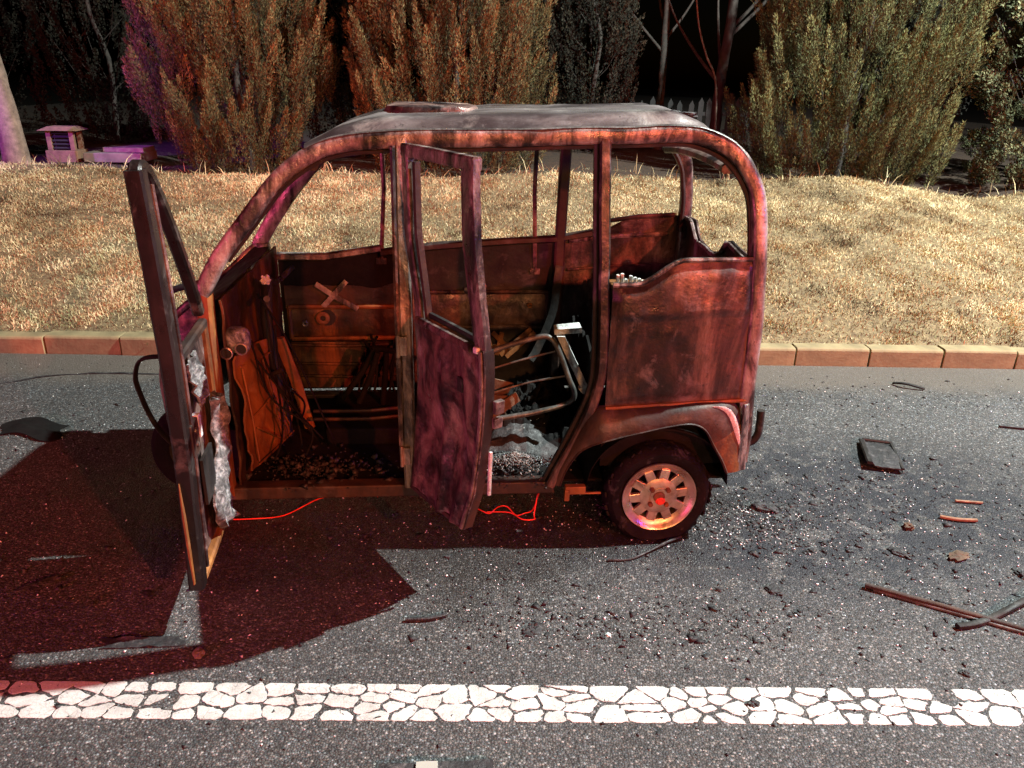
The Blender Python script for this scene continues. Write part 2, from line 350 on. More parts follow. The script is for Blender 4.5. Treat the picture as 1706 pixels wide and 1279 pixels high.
# kerb of separate stones
kerb = tag(empty('kerb', (0, 0, 0)), kind='structure')
KP = .51
def kerb_mesh():
    mb = MB(); L_, h, d = KP-.012, .125, .115
    prof = [(0, -.02), (0, h-.018), (.006, h-.006), (.018, h), (d, h), (d, -.02)]
    n = 5; vs = []; 
    for i in range(n+1):
        for (a, b) in prof: vs.append((L_*i/n-L_/2, a, b))
    k = len(prof); fs = [(i*k+j, i*k+(j+1) % k, (i+1)*k+(j+1) % k, (i+1)*k+j) for i in range(n) for j in range(k)]
    fs += [tuple(range(k)), tuple(range((n+1)*k-1, n*k-1, -1))]
    mb.add(vs, fs); return mb
for v_ in range(3):
    pass
k0 = kerb_mesh().build('kerb_stone', MT['kerb'], kerb, bevel=.004)
for i in range(-22, 24):
    x = -3.16+KP*(i+.5)
    o = k0 if i == -22 else k0.copy()
    if i != -22: link(o, kerb)
    o.location = (x, 4.945+ROADYAW*x+random.uniform(-.006, .006), random.uniform(-.006, .006)); o.rotation_euler = (random.uniform(-.015, .015), random.uniform(-.008, .008), ROADYAW+random.uniform(-.008, .008))
# cracked lane line: voronoi flakes of paint
def clip(poly, p, n):
    out = []
    for i in range(len(poly)):
        a = poly[i]; b = poly[(i+1) % len(poly)]; da = (a[0]-p[0])*n[0]+(a[1]-p[1])*n[1]; db = (b[0]-p[0])*n[0]+(b[1]-p[1])*n[1]
        if da <= 0: out.append(a)
        if da*db < 0:
            t = da/(da-db); out.append((a[0]+(b[0]-a[0])*t, a[1]+(b[1]-a[1])*t))
    return out
line = tag(empty('lane_marking', (0, 1.848, .0035), ROADYAW), kind='structure')
LW = .150; X0, X1 = -2.6, 2.7; seeds = []
rows = 3.2; sx = .066
x = X0-.1
while x < X1+.1:
    nrow = random.choice([2, 3, 3, 4])
    for r in range(nrow):
        seeds.append((x+random.uniform(-.035, .035), -LW/2+LW*(r+.5+random.uniform(-.3, .3))/nrow))
    x += sx*random.uniform(.85, 1.75)
nfl = 0
for i, sd in enumerate(seeds):
    poly = [(X0, -LW/2), (X1, -LW/2), (X1, LW/2), (X0, LW/2)]
    for j, q in enumerate(seeds):
        if i == j or abs(q[0]-sd[0]) > .3: continue
        mx = ((sd[0]+q[0])/2, (sd[1]+q[1])/2); d = (q[0]-sd[0], (q[1]-sd[1])*2.0)   # slabs longer than wide
        l = sqrt(d[0]**2+d[1]**2) or 1
        gap = abs(noise.noise(Vector((mx[0]*5, mx[1]*9, 4))))*.0095+random.uniform(.0006, .0022)
        d = (d[0]/l, d[1]/l)
        poly = clip(poly, (mx[0]-d[0]*gap, mx[1]-d[1]*gap), d)
        if len(poly) < 3: break
    if len(poly) < 3: continue
    area = .5*abs(sum(poly[k][0]*poly[(k+1) % len(poly)][1]-poly[(k+1) % len(poly)][0]*poly[k][1] for k in range(len(poly))))
    if area < 2.5e-4 or random.random() < .02: continue
    # ragged, rounded outline
    for it in range(1):
        q_ = []
        for k in range(len(poly)):
            a = poly[k]; b = poly[(k+1) % len(poly)]; f_ = random.uniform(.12, .24)
            q_ += [(a[0]+(b[0]-a[0])*f_, a[1]+(b[1]-a[1])*f_), (a[0]+(b[0]-a[0])*(1-f_), a[1]+(b[1]-a[1])*(1-f_))]
        # keep the straight outer edge of the line
        poly = [(p[0], math.copysign(LW/2, p[1]) if abs(abs(p[1])-LW/2) < .005 else p[1]) for p in q_]
    pts = []
    for k in range(len(poly)):
        a = poly[k]; b = poly[(k+1) % len(poly)]; l = sqrt((a[0]-b[0])**2+(a[1]-b[1])**2); n = max(1, int(l/.009))
        for q in range(n):
            t = q/n; p = (a[0]+(b[0]-a[0])*t, a[1]+(b[1]-a[1])*t)
            nn = noise.noise_vector(Vector((p[0]*60+i*1.7, p[1]*60, .3)))*.0078
            outer = abs(abs(p[1])-LW/2) < .001
            pts.append((p[0]+nn.x, p[1]+(nn.y*.3 if outer else nn.y)))
    if len(pts) < 4: continue
    cx = sum(p[0] for p in pts)/len(pts); cy = sum(p[1] for p in pts)/len(pts)
    n = len(pts); mb = MB()
    vs = [(px-cx, py-cy, -.0032) for px, py in pts]+[((px-cx), (py-cy), -.0022) for px, py in pts]+[((px-cx)*.97, (py-cy)*.95, -.0016) for px, py in pts]
    fs = [(k, (k+1) % n, (k+1) % n+n, k+n) for k in range(n)]+[(k+n, (k+1) % n+n, (k+1) % n+2*n, k+2*n) for k in range(n)]+[tuple(range(2*n, 3*n))]
    mb.add(vs, fs)
    o = mb.build('paint_flake', MT['paint'], line); o.location = (cx, cy, 0); nfl += 1
    if nfl >= 295: break
print('flakes', nfl)

# ------------------------------------------------------------------ vehicle
YAW = radians(5); W = 1.05
def inset(z): return 0.0 if z < .95 else .09*((z-.95)/.65)**1.3
def Sn(u, z, dv=0): return (u, inset(z)+dv, z)
def Sf(u, z, dv=0): return (u, W-inset(z)-dv, z)
car = empty('burnt_three_wheeler', (0, 2.785, 0), YAW)
tag(car, 'burnt-out enclosed three-wheeler with empty windows and two doors hanging open', 'burnt vehicle')
rail = [(-1.135, 1.05), (-1.048, 1.2), (-.911, 1.367), (-.822, 1.462), (-.736, 1.525), (-.631, 1.568), (-.42, 1.588), (-.125, 1.596), (.307, 1.612), (.592, 1.622), (.70, 1.612), (.805, 1.565), (.88, 1.478), (.917, 1.37), (.935, 1.14), (.950, .78), (.955, .57), (.966, .33)]
for fn, nm in ((Sn, 'roof_rail'), (Sf, 'roof_rail')):
    p = catmull([fn(u, z, .012) for u, z in rail], 6)
    mb = MB().tube(p, .060, .050, 12, sq=.62); mb.build(nm, MT['pillar'], car, smooth=50, jit=.006)
    g_ = catmull([fn(u*1.002, z+.030, -.006) for u, z in rail[4:13]], 6)
    MB().tube(g_, .010, .016, 6).build('roof_gutter', MT['tube'], car, smooth=50, jit=.004)
    # inner flange
    q = catmull([fn(u*.985-.006, z-.035, .035) for u, z in rail[1:15]], 6)
    MB().tube(q, .022, .03, 6, sq=.5).build('rail_flange', MT['dark'], car, smooth=50, jit=.005)
def rz(u):
    for (a, za), (b, zb) in zip(rail[:12], rail[1:12]):
        if a <= u <= b: return za+(zb-za)*(u-a)/(b-a)
    return rail[0][1] if u < rail[0][0] else rail[11][1]
# roof shell
def roof_fn(s, t):
    a = -.745; u = a+s*(.785-a); v = .085+t*(W-.17)
    k = (2*t-1); edge = min(1, max(0, (1-abs(k))*4.5)); e2 = edge*edge*(3-2*edge)
    uf = min(1, max(0, (u+.745)/.30)); uf = uf*uf*(3-2*uf); ub = min(1, max(0, (.785-u)/.22)); ub = ub*ub*(3-2*ub)
    base = rz(u)+.022
    z = base+.062*e2*(.25+.75*uf)*(.30+.70*ub)*(1-.12*k*k)
    # mid line of the front edge bulges forward and higher
    u2 = u-.035*(1-k*k)*max(0, 1-s*4)
    z += .010*noise.noise(Vector((u*3, v*3, 1)))*e2+.004*noise.noise(Vector((u*11, v*11, 2)))
    for c in (-.2, .15, .45): z += .008*e2*math.exp(-((v-.525-c*.8)/.03)**2)*ub*uf
    return (u2, v, z)
MB().grid(roof_fn, 60, 40, (0, 0, -.012)).build('roof_panel', MT['roof'], car, smooth=60)
# raised hatch on the roof
hp = []
for (r, z) in ((1.0, 1.642), (1.0, 1.676), (.96, 1.692), (.84, 1.698), (0.02, 1.702)):
    hp.append([( -.30+.185*r*math.copysign(abs(cos(2*pi*j/36))**.55, cos(2*pi*j/36)), .50+.20*r*math.copysign(abs(sin(2*pi*j/36))**.55, sin(2*pi*j/36)), z+.006*noise.noise(Vector((r*5, j*.5, 0)))) for j in range(36)])
mb = MB(); mb.add([p for ring in hp for p in ring], [(i*36+j, i*36+(j+1) % 36, (i+1)*36+(j+1) % 36, (i+1)*36+j) for i in range(4) for j in range(36)])
mb.build('roof_hatch', MT['door'], car, smooth=45)
# headers
MB().tube(catmull([(-.72, .11, 1.50), (-.76, .3, 1.525), (-.77, .525, 1.535), (-.76, .75, 1.525), (-.72, .94, 1.50)], 5), .04, .05, 8, ref=(0, 0, 1), sq=.4).build('windscreen_header', MT['dark'], car, smooth=50)
MB().tube(catmull([(.80, .11, 1.50), (.80, .3, 1.515), (.80, .525, 1.52), (.80, .75, 1.515), (.80, .94, 1.50)], 5), .05, .035, 8, ref=(0, 0, 1), sq=.4).build('rear_header', MT['body'], car, smooth=50)
for u in (-.40, .05, .33): MB().tube([(u, .1, rz(u)-.01), (u, .3, rz(u)+.045), (u, .525, rz(u)+.055), (u, .75, rz(u)+.045), (u, .95, rz(u)-.01)], .035, .02, 6, ref=(0, 0, 1), sq=.5).build('roof_bow', MT['dark'], car, smooth=50)
# near pillars
pB = [Sn(-.405, z, .012) for z in (1.59, 1.4, 1.2, 1.0, .8, .6, .4, .25)]
MB().tube(pB, .05, .055, 8, sq=.7).build('door_pillar', MT['pillar'], car, smooth=40, jit=.006)
MB().tube([Sn(-.435, z, -.012) for z in (1.57, 1.3, 1.0, .7, .4)], .018, .02, 6, sq=.6).build('hinge_strip', MT['door'], car, smooth=40)
cpts = [(.328, 1.6), (.334, 1.3), (.341, 1.1), (.350, .8), (.345, .68), (.318, .58), (.255, .43), (.195, .30), (.165, .235)]
pc = catmull([Sn(u, z, .012) for u, z in cpts], 5)
MB().tube(pc, .042, .05, 8, sq=.7).build('door_pillar', MT['body'], car, smooth=40, jit=.004)
pc2 = catmull([Sn(u-.028, z, .03) for u, z in cpts], 5)
MB().tube(pc2, .022, .03, 6, sq=.5).build('pillar_flange', MT['black'], car, smooth=40)
MB().tube([Sn(-1.13, z, .02) for z in (1.06, .9, .7, .5, .3, .22)], .055, .06, 8, sq=.7).build('door_pillar', MT['rust'], car, smooth=40, jit=.006)
# far pillars and bars
for u, wd, m in ((-.405, .05, 'door'), (.315, .055, 'dark')):
    MB().tube([Sf(u, z, .012) for z in (1.59, 1.3, 1.0, .7, .4, .24)], wd, .05, 8, sq=.7).build('door_pillar', MT[m], car, smooth=40, jit=.005)
for u, u2, b in ((-.545, -.575, .95), (.178, .195, .90)):
    mb = MB().tube([Sf(u, 1.56), Sf(u, 1.3), Sf(u2, b)], .022, .022, 6, sq=.4); mb.box(Sf(u2, b-.01), (.05, .02, .03)); mb.build('window_divider', MT['door'], car, smooth=40)
# far front pillar leg: windscreen post inner trim and its lower leg
mb = MB().tube(catmull([Sf(-.80, 1.47, .05), Sf(-.93, 1.34, .05), Sf(-1.05, 1.18, .04), Sf(-1.16, 1.02, .03)], 5), .07, .04, 8, sq=.6)
mb.build('windscreen_post', MT['pillar'], car, smooth=40, jit=.005)
MB().tube([Sf(-1.13, 1.04, .05), Sf(-1.12, .9, .05), Sf(-1.11, .6, .05), Sf(-1.10, .3, .05)], .06, .05, 8, sq=.7).build('door_pillar', MT['pillar'], car, smooth=40)
# belts (window sills) of the far side
MB().tube([Sf(-1.1, .965, .01), Sf(-.85, .965, .01), Sf(-.57, 1.005, .01)], .035, .06, 8, sq=.6).build('window_sill', MT['pillar'], car, smooth=40, jit=.008)
MB().tube([Sf(-.57, .985, .01), Sf(-.3, 1.02, .01), Sf(.05, 1.045, .01), Sf(.30, 1.06, .01), Sf(.53, 1.10, .01)], .035, .055, 8, sq=.6).build('window_sill', MT['dark'], car, smooth=40, jit=.010)
# far side skins
def far_panel(u0, u1, z0f, z1f, name, mat, nu=14, nv=10, amp=.008, dv=0.0, parent=car, seed=0):
    def f(s, t):
        u = u0+(u1-u0)*s; z0 = z0f(s) if callable(z0f) else z0f; z1 = z1f(s) if callable(z1f) else z1f
        z = z0+(z1-z0)*t; n = noise.noise(Vector((u*6, z*6, seed)))
        return (u, W-inset(z)-dv+amp*n, z)
    return MB().grid(f, nu, nv, (0, .006, 0)).build(name, mat, parent, smooth=50)
far_door = far_panel(-1.08, -.43, .26, lambda s: .955+.045*s, 'door', MT['soot'], 20, 14, .010, seed=2)
MB().grid(lambda s, t: (-1.06+.62*s, W-.010+.008*noise.noise(Vector((s*6, t*3, 3))), .70+(.115+.03*noise.noise(Vector((s*5, 1, 3))))*t), 18, 6, (0, .004, 0)).build('door_liner', MT['dark'], far_door, smooth=50)
tag(far_door, 'closed soot-blackened front door on the kerb side')
def recess(parent, u0, u1, z0, z1, mat, mrim):
    d = .028
    mb = MB()
    for (a, b) in (((u0, z0), (u1, z0)), ((u1, z0), (u1, z1)), ((u1, z1), (u0, z1)), ((u0, z1), (u0, z0))):
        p = (a[0], W-.018, a[1]); q = (b[0], W-.018, b[1]); mb.tube([p, q], .022, .03, 6, sq=.3)
    mb.build('armrest_frame', mrim, parent, smooth=50, jit=.004)
    mat = MT['rustdark'] if mat is MT['rust'] else mat
    MB().grid(lambda s, t: (u0+(u1-u0)*s, W-.020+.008*noise.noise(Vector((s*9, t*4, u0)))+.012*abs(2*t-1)**3, z0+(z1-z0)*t), 20, 8, (0, .006, 0)).build('armrest_panel', mat, parent, smooth=50)
recess(far_door, -1.04, -.47, .545, .71, MT['rust'], MT['rust'])
# speaker hole ring and window-crank boss
def ring(parent, u, z, r, mat, dv=.034, name='boss', hole=True):
    mb = MB(); mb.lathe([(r, 0), (r, -.008), (r*.75, -.012), (r*.42, -.010), (r*.40, .0)], (u, W-dv, z), 1, 18); mb.build(name, mat, parent, smooth=40)
    if hole: MB().lathe([(r*.41, -.001), (0.001, -.001)], (u, W-dv, z), 1, 14).build('boss_hole', MT['black'], parent)
ring(far_door, -.875, .655, .034, MT['rust']); ring(far_door, -.965, .628, .016, MT['tube'])
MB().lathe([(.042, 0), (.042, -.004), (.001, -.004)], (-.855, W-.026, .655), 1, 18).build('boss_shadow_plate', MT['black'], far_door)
mb = MB()
for (a, b) in (((-.90, .83), (-.70, .70)), ((-.75, .845), (-.87, .715))):
    mb.tube([(a[0], W-.03, a[1]), ((a[0]+b[0])/2, W-.045, (a[1]+b[1])/2), (b[0], W-.03, b[1])], .028, .008, 6, sq=.6)
mb.build('window_regulator', MT['pillar'], far_door, smooth=40)
for z in (.50, .40, .33): MB().tube([(-1.04, W-.016, z+.01), (-.75, W-.022, z), (-.46, W-.016, z+.012)], .016, .02, 6, sq=.4).build('door_rib', MT['rustdark'], far_door, smooth=50, jit=.005)
MB().grid(lambda s, t: (-1.05+.6*s, W-.012+.012*noise.noise(Vector((s*6, t*5, 8))), .27+.25*t), 18, 8, (0, .004, 0)).build('door_liner', MT['rustdark'], far_door, smooth=50)
fr = far_panel(-.385, .29, .26, lambda s: 1.0+.045*s, 'door', MT['black'], 20, 14, .010, seed=5)
tag(fr, 'closed burnt rear door on the kerb side')
recess(fr, -.34, .265, .60, .785, MT['body'], MT['body'])
ring(fr, -.095, .705, .04, MT['rust']); ring(fr, .17, .72, .014, MT['rust'], hole=False)
mb = MB().tube([(-.16, W-.05, .80), (-.11, W-.06, .815), (-.055, W-.05, .822)], .035, .02, 8); mb.build('door_pull', MT['pillar'], fr, smooth=50)
# tangled brackets below the armrest
mb = MB()
for a, b in (((-.05, .585), (-.02, .46)), ((-.02, .58), (.07, .50)), ((.03, .58), (.0, .47)), ((.18, .60), (.02, .47)), ((.20, .58), (.05, .46)), ((-.15, .45), (.0, .52))):
    mb.tube([(a[0], W-.05, a[1]), (b[0], W-.09, b[1])], .026, .01, 6, sq=.6)
mb.build('twisted_bracket', MT['rust'], fr, smooth=40)
# far rear quarter
qz = far_panel(.34, .93, .26, lambda s: 1.08+.10*min(1, max(0, (s-.25)*3)), 'quarter_panel', MT['body'], 18, 16, .012, seed=9)
MB().tube([Sf(.36, 1.05, .015), Sf(.60, 1.075, .015), Sf(.86, 1.09, .015)], .02, .03, 6, sq=.5).build('panel_rib', MT['pillar'], qz, smooth=50)
MB().tube([Sf(.36, .90, .012), Sf(.60, .92, .012), Sf(.86, .93, .012)], .012, .018, 6, sq=.5).build('panel_rib', MT['body'], qz, smooth=50)
MB().tube([Sf(.54, 1.15, .012), Sf(.70, 1.175, .012), Sf(.88, 1.185, .012)], .02, .03, 6, sq=.5).build('window_sill', MT['body'], qz, smooth=50)
MB().tube(catmull([Sf(.315, .93, .05), Sf(.30, .82, .07), Sf(.285, .70, .08), Sf(.24, .58, .10), Sf(.20, .50, .12), Sf(.17, .46, .14)], 5), .045, .012, 6, sq=.5).build('seat_belt', MT['black'], car, smooth=50)
# pale tooth-like connector row standing on the quarter ledge
mb = MB()
for i, h in enumerate((.042, .048, .022, .038, .030, .024, .016)): mb.box((.565+.021*i, .78, .915+h/2-.02), (.015, .015, h))
mb.build('terminal_block', MT['white_chip'], car, bevel=.002)
MB().box((.64, .80, .885), (.22, .10, .025)).build('terminal_shelf', MT['rust'], car, bevel=.004)

# near rear side panel with pressed border
topz = lambda u: 1.078 if u < .47 else (1.078+(u-.47)/.17*.083 if u < .64 else 1.161+(u-.64)*.03)
botz = lambda u: .588+(u-.37)*.05
def side_fn(s, t):
    u0, u1 = .375, .925+.02*(1-t); u = u0+(u1-u0)*s
    q = 0 if u < .47 else 1
    tz = 1.078+.088*(lambda k: k*k*(3-2*k))(min(1, max(0, (u-.46)/.19)))+.01*s
    z = botz(u)+(tz-botz(u))*t
    e = min(s, 1-s)*.55; f = min(t, 1-t)*.5; d = min(e, f)
    press = -.010*min(1, max(0, (d-.018)/.02))-.009*min(1, max(0, (z-.952-.02*s)/.006))*min(1, max(0, d/.02))
    return (u, inset(z)+.004-press*0+press+.011*noise.noise(Vector((u*4, z*4, 3)))*min(1, d*12)+.004*noise.noise(Vector((u*13, z*13, 5))), z)
sp = MB().grid(side_fn, 44, 44, (0, .006, 0)).build('quarter_panel', MT['body'], car, smooth=50)
tag(sp, 'scorched rear side panel facing the road')
pt = catmull([(side_fn(s, 1.0)[0], side_fn(s, 1.0)[1]-.004, side_fn(s, 1.0)[2]+.006) for s in np.linspace(0, 1, 16)], 2)
MB().tube(pt, .018, .022, 6, sq=.4).build('window_sill', MT['pillar'], sp, smooth=50)
pt = [(side_fn(s, 0)[0], side_fn(s, 0)[1]-.006, side_fn(s, 0)[2]-.004) for s in np.linspace(0, 1, 16)]
MB().tube(pt, .016, .022, 6, sq=.4).build('panel_seam', MT['rust'], sp, smooth=50)
MB().grid(lambda s, t: (.40+.5*s, inset(.945)-.004+.002*noise.noise(Vector((s*20, 0, 1))), .945+.008*t+.018*s), 20, 1, (0, .004, 0)).build('panel_seam', MT['dark'], sp, smooth=50)
# inner liner of the panel seen through the openings
MB().grid(lambda s, t: (.38+.54*s, .05+.01*noise.noise(Vector((s*5, t*5, 4))), .30+(.72+.05*s)*t), 10, 10, (0, .006, 0)).build('inner_panel', MT['soot'], car, smooth=50)
# rear wheel arch / fender
outer = [(.175, .24), (.20, .32), (.265, .47), (.335, .585), (.42, .588), (.55, .595), (.68, .602), (.80, .610), (.905, .600), (.955, .50), (.975, .40), (.978, .315)]
lip = [(.205, .245), (.225, .315), (.275, .405), (.34, .455), (.42, .480), (.52, .505), (.62, .528), (.71, .540), (.775, .510), (.825, .43), (.862, .37), (.888, .315)]
oc = catmull([(u, 0, z) for u, z in outer], 4); lc = catmull([(u, 0, z) for u, z in lip], 4); nO = len(oc)-1
def fend(s, t):
    i = s*nO; k = int(min(i, nO-1)); fr_ = i-k
    a = oc[k].lerp(oc[k+1], fr_); b = lc[k].lerp(lc[k+1], fr_)
    p = a.lerp(b, t); bul = -.062*(t**.6)-.010*sin(pi*t)
    amt = min(1, max(0, (s-.10)*5))
    v = bul*(.25+.75*amt)+.006*noise.noise(Vector((p.x*8, p.z*8, 1)))
    if .42 < s < .85: p.z += .012*sin(pi*(s-.42)/.43)*sin(pi*min(1, t*1.6))
    return (p.x, v, p.z)
fe = MB().grid(lambda s, t: fend(s*.80, t), 36, 12, (0, .008, 0)).build('wheel_arch', MT['dark'], car, smooth=45)
MB().grid(lambda s, t: fend(.80+.20*s, t), 10, 12, (0, .008, 0)).build('arch_tail', MT['rust'], fe, smooth=45)  # rust orange here also paints in the orange light on this end
fl = [fend(i/nO, 1.0) for i in range(nO+1)]
MB().tube([(p[0], p[1]+.012, p[2]-.002) for p in fl], .012, .03, 6, sq=.5).build('arch_lip', MT['dark'], fe, smooth=50)
# pale burnt-through streak on the arch shoulder
stp = [fend(s, .30) for s in np.linspace(.66, .88, 10)]
MB().tube([(p[0], p[1]-.003, p[2]) for p in stp], .022, .008, 8, taper=[.15, .5, .85, 1.1, 1.2, 1.2, 1.05, .8, .45, .1]).build('ash_streak', MT['ash'], fe, smooth=60)
# inner arch tub
MB().grid(lambda s, t: (.62+.30*cos(pi*s), .0+.30*t, .22+.26*sin(pi*s)), 20, 4, (0, 0, .008)).build('arch_tub', MT['soot'], car, smooth=50)
mb = MB().hexa([(.925, -.055, .312), (.975, -.035, .312), (.985, .05, .32), (.935, .05, .32), (.935, -.03, .60), (.965, -.012, .60), (.975, .05, .60), (.94, .05, .60)])
mb.build('corner_post', MT['pillar'], car, bevel=.006)
# sill, floor, chassis
MB().hexa([(-1.12, .0, .20), (.19, .0, .20), (.19, .07, .20), (-1.12, .07, .20), (-1.12, .005, .252), (.17, .005, .252), (.17, .07, .252), (-1.12, .07, .252)]).build('door_sill', MT['dark'], car, bevel=.006)
MB().hexa([(-1.12, W-.07, .20), (.92, W-.07, .20), (.92, W, .20), (-1.12, W, .20), (-1.12, W-.07, .252), (.92, W-.07, .252), (.92, W-.005, .252), (-1.12, W-.005, .252)]).build('door_sill', MT['dark'], car, bevel=.006)
MB().grid(lambda s, t: (-1.1+2.02*s, .06+(W-.12)*t, .232+.006*noise.noise(Vector((s*12, t*9, 0)))), 40, 20, (0, 0, -.01)).build('floor_pan', MT['soot'], car, smooth=50)
mb = MB()
for v in (.28, .77): mb.box((-.1, v, .185), (2.1, .06, .07))
mb.box((-.2, .52, .18), (.06, .5, .05)); mb.tube([(.62, .1, .2), (.62, .95, .2)], .06, .06, 10); mb.box((.62, .45, .2), (.2, .2, .16))
mb.build('chassis', MT['soot'], car, bevel=.004)
mb = MB().box((.27, -.012, .225), (.085, .03, .035)); mb.box((.235, -.018, .205), (.022, .03, .05)); mb.box((.33, -.01, .205), (.10, .012, .008)); mb.build('sill_bracket', MT['rust'], car, bevel=.003)
MB().tube(catmull([(.98, .40, .245), (1.10, .395, .232), (1.165, .39, .228), (1.195, .39, .262), (1.200, .39, .32), (1.196, .39, .392)], 5), .036, .036, 10).build('bumper_tube', MT['black'], car, smooth=60)
# tailgate remains, torn upper edge
def tail_top(v):
    pts = [(0, 1.17), (.17, 1.165), (.30, 1.175), (.37, 1.19), (.45, 1.12), (.55, 1.10), (.74, 1.12), (.82, 1.15), (.90, 1.18), (1.05, 1.185)]
    for (a, za), (b, zb) in zip(pts, pts[1:]):
        if a <= v <= b: return za+(zb-za)*(v-a)/(b-a)
    return 1.18
MB().grid(lambda s, t: (.935+.02*noise.noise(Vector((s*5, t*4, 2)))+.01*sin(9*s), .04+(W-.08)*s, .30+(tail_top(.04+(W-.08)*s)-.30)*t), 34, 16, (.008, 0, 0)).build('tailgate', MT['body'], car, smooth=50)
MB().tube([(.925+.015*noise.noise(Vector((s*5, 4, 2))), .04+(W-.08)*s, tail_top(.04+(W-.08)*s)-.01) for s in np.linspace(0, 1, 30)], .02, .018, 6).build('tailgate_edge', MT['pillar'], car, smooth=50, jit=.01)
# ---------------- rear wheels
def rear_wheel(v0, sgn, nm):
    wh = empty(nm, (.622, v0, .192), 0, car)
    cz = -.192+.003
    R = .224
    prof = [(.150, .010), (.165, -.004), (.198, -.012), (.214, .004), (R, .03), (R+.003, .065), (R, .10), (.214, .125), (.165, .135), (.150, .12)]
    mb = MB().lathe([(r, h*sgn) for r, h in prof], (0, 0, 0), 1, 64, clampz=cz)
    # bulging flattened foot
    mb.v = [(x*(1+.10*max(0, (-z-.12)/.07)), y-sgn*.02*max(0, (-z-.13)/.06) if abs(y) < .02 else y, z) for x, y, z in mb.v]
    ty = mb.build('tyre', MT['tyre'], wh, smooth=50)
    tr = MB()
    for j in range(46):
        th = 2*pi*j/46
        if sin(th)*R < cz+.02 or (j*7) % 5 > 2: continue
        Rm = Matrix.Rotation(-th, 3, 'Y')
        for (h, tilt) in ((.022, .5), (.065, -.5), (.108, .5)):
            tr.box((cos(th)*(R-.001), h*sgn, sin(th)*(R-.001)), (.009, .036, .020), Rm @ Matrix.Rotation(tilt, 3, 'X'))
    tr_o = tr.build('tread', MT['tyre'], ty); tr_o['kind'] = 'stuff'
    prof = [(.118, .012), (.128, .008), (.142, .0), (.151, -.010), (.156, -.012), (.157, -.006), (.150, .004), (.150, .10), (.118, .10), (.118, .012)]
    rim = MB().lathe([(r, h*sgn) for r, h in prof], (0, 0, 0), 1, 64).build('rim', MT['alu'], wh, smooth=35)
    for k in range(10):
        th = 2*pi*k/10+.12; mbs = MB()
        def P(r, a, h): return (r*cos(th+a), h*sgn, r*sin(th+a))
        mbs.hexa([P(.070, -.30, .022), P(.070, .30, .022), P(.070, .30, .004), P(.070, -.30, .004), P(.124, -.155, .026), P(.124, .155, .026), P(.124, .155, .006), P(.124, -.155, .006)])
        mbs.build('spoke', MT['alu'], rim, bevel=.003)
    MB().lathe([(.080, .02), (.080, .003), (.066, -.002), (.040, -.002), (.038, -.006), (.001, -.006)], (0, 0, 0), 1, 32).build('hub_plate', MT['alu'], rim, smooth=35) if sgn > 0 else None
    mbn = MB()
    for k in range(4):
        th = 2*pi*k/4+.75; mbn.lathe([(.011, 0), (.011, -.014), (.008, -.018), (.001, -.018)], (.048*cos(th), -.002, .048*sin(th)), 1, 6)
    mbn.lathe([(.026, 0), (.024, -.008), (.018, -.012), (.001, -.013)], (0, -.004, 0), 1, 12)
    if sgn > 0:
        mbn.build('hub_nut', MT['rust'], rim, smooth=30)
        mm = MB().lathe([(.001, -.017), (.012, -.016), (.020, -.010), (.021, -.003), (.001, -.001)], (.006, -.006, -.016), 1, 16); mm.build('hub_cap_residue', MT['redtag'], rim, jit=.006)
    MB().lathe([(.117, .06), (.117, .085), (.001, .085)], (0, 0, 0), 1, 24).build('brake_drum', MT['black'], wh) if sgn > 0 else None
    return wh
rear_wheel(-.028, 1, 'wheel'); rear_wheel(W+.028, -1, 'wheel')
# front wheel
fw = empty('wheel', (-1.375, .52, .19), 0, car)
mb = MB().lathe([(.14, -.05), (.16, -.062), (.20, -.066), (.222, -.04), (.23, 0), (.222, .04), (.20, .066), (.16, .062), (.14, .05)], (0, 0, 0), 1, 48, clampz=-.187); mb.build('tyre', MT['soot'], fw, smooth=50)
MB().lathe([(.145, -.045), (.12, -.03), (.05, -.03), (.04, -.05), (.001, -.05)], (0, 0, 0), 1, 40).build('rim', MT['dark'], fw, smooth=35)
MB().lathe([(.145, .045), (.12, .03), (.05, .03), (.04, .05), (.001, .05)], (0, 0, 0), 1, 40).build('rim', MT['dark'], fw, smooth=35)
mb = MB()
for v in (.43, .61): mb.tube([(-1.375, v, .19), (-1.36, v, .36), (-1.30, v*.5+.26, .62)], .035, .035, 8)
mb.build('front_fork', MT['black'], car, smooth=50)
# ---------------- nose
def nose(s, t):
    a = pi*s; k = sin(a)
    u = -1.135-.275*(k**.75 if k > 0 else 0)-.03*sin(pi*t)*k; v = .525-.525*math.copysign(abs(cos(a))**.7, cos(a))
    v = min(max(v, 0.0), W)
    z0 = .36-.04*(1-k); z1 = 1.045-.22*k**.9
    z = z0+(z1-z0)*t
    tuck = .10*max(0, t-.55)**1.3*k
    n = .010*noise.noise(Vector((u*5, v*5, z*5)))
    return (u+tuck+n, v+(.0+.02*t)*(1 if v < .5 else -1), z)
MB().grid(nose, 48, 22, (.006, 0, 0)).build('nose_panel', MT['door'], car, smooth=55)
MB().tube(catmull([nose(s, 1.0) for s in np.linspace(0, 1, 24)], 2), .03, .03, 8).build('windscreen_base', MT['pillar'], car, smooth=50)
# hood deck closes the nose top back to the firewall
def hood(s, t):
    p = Vector(nose(s, 1.0)); q = Vector((-1.10, .06+(W-.12)*s, 1.02)); r = p.lerp(q, t); r.z += .012*sin(pi*t); return tuple(r)
MB().grid(hood, 30, 5, (0, 0, -.006)).build('hood', MT['black'], car, smooth=50)
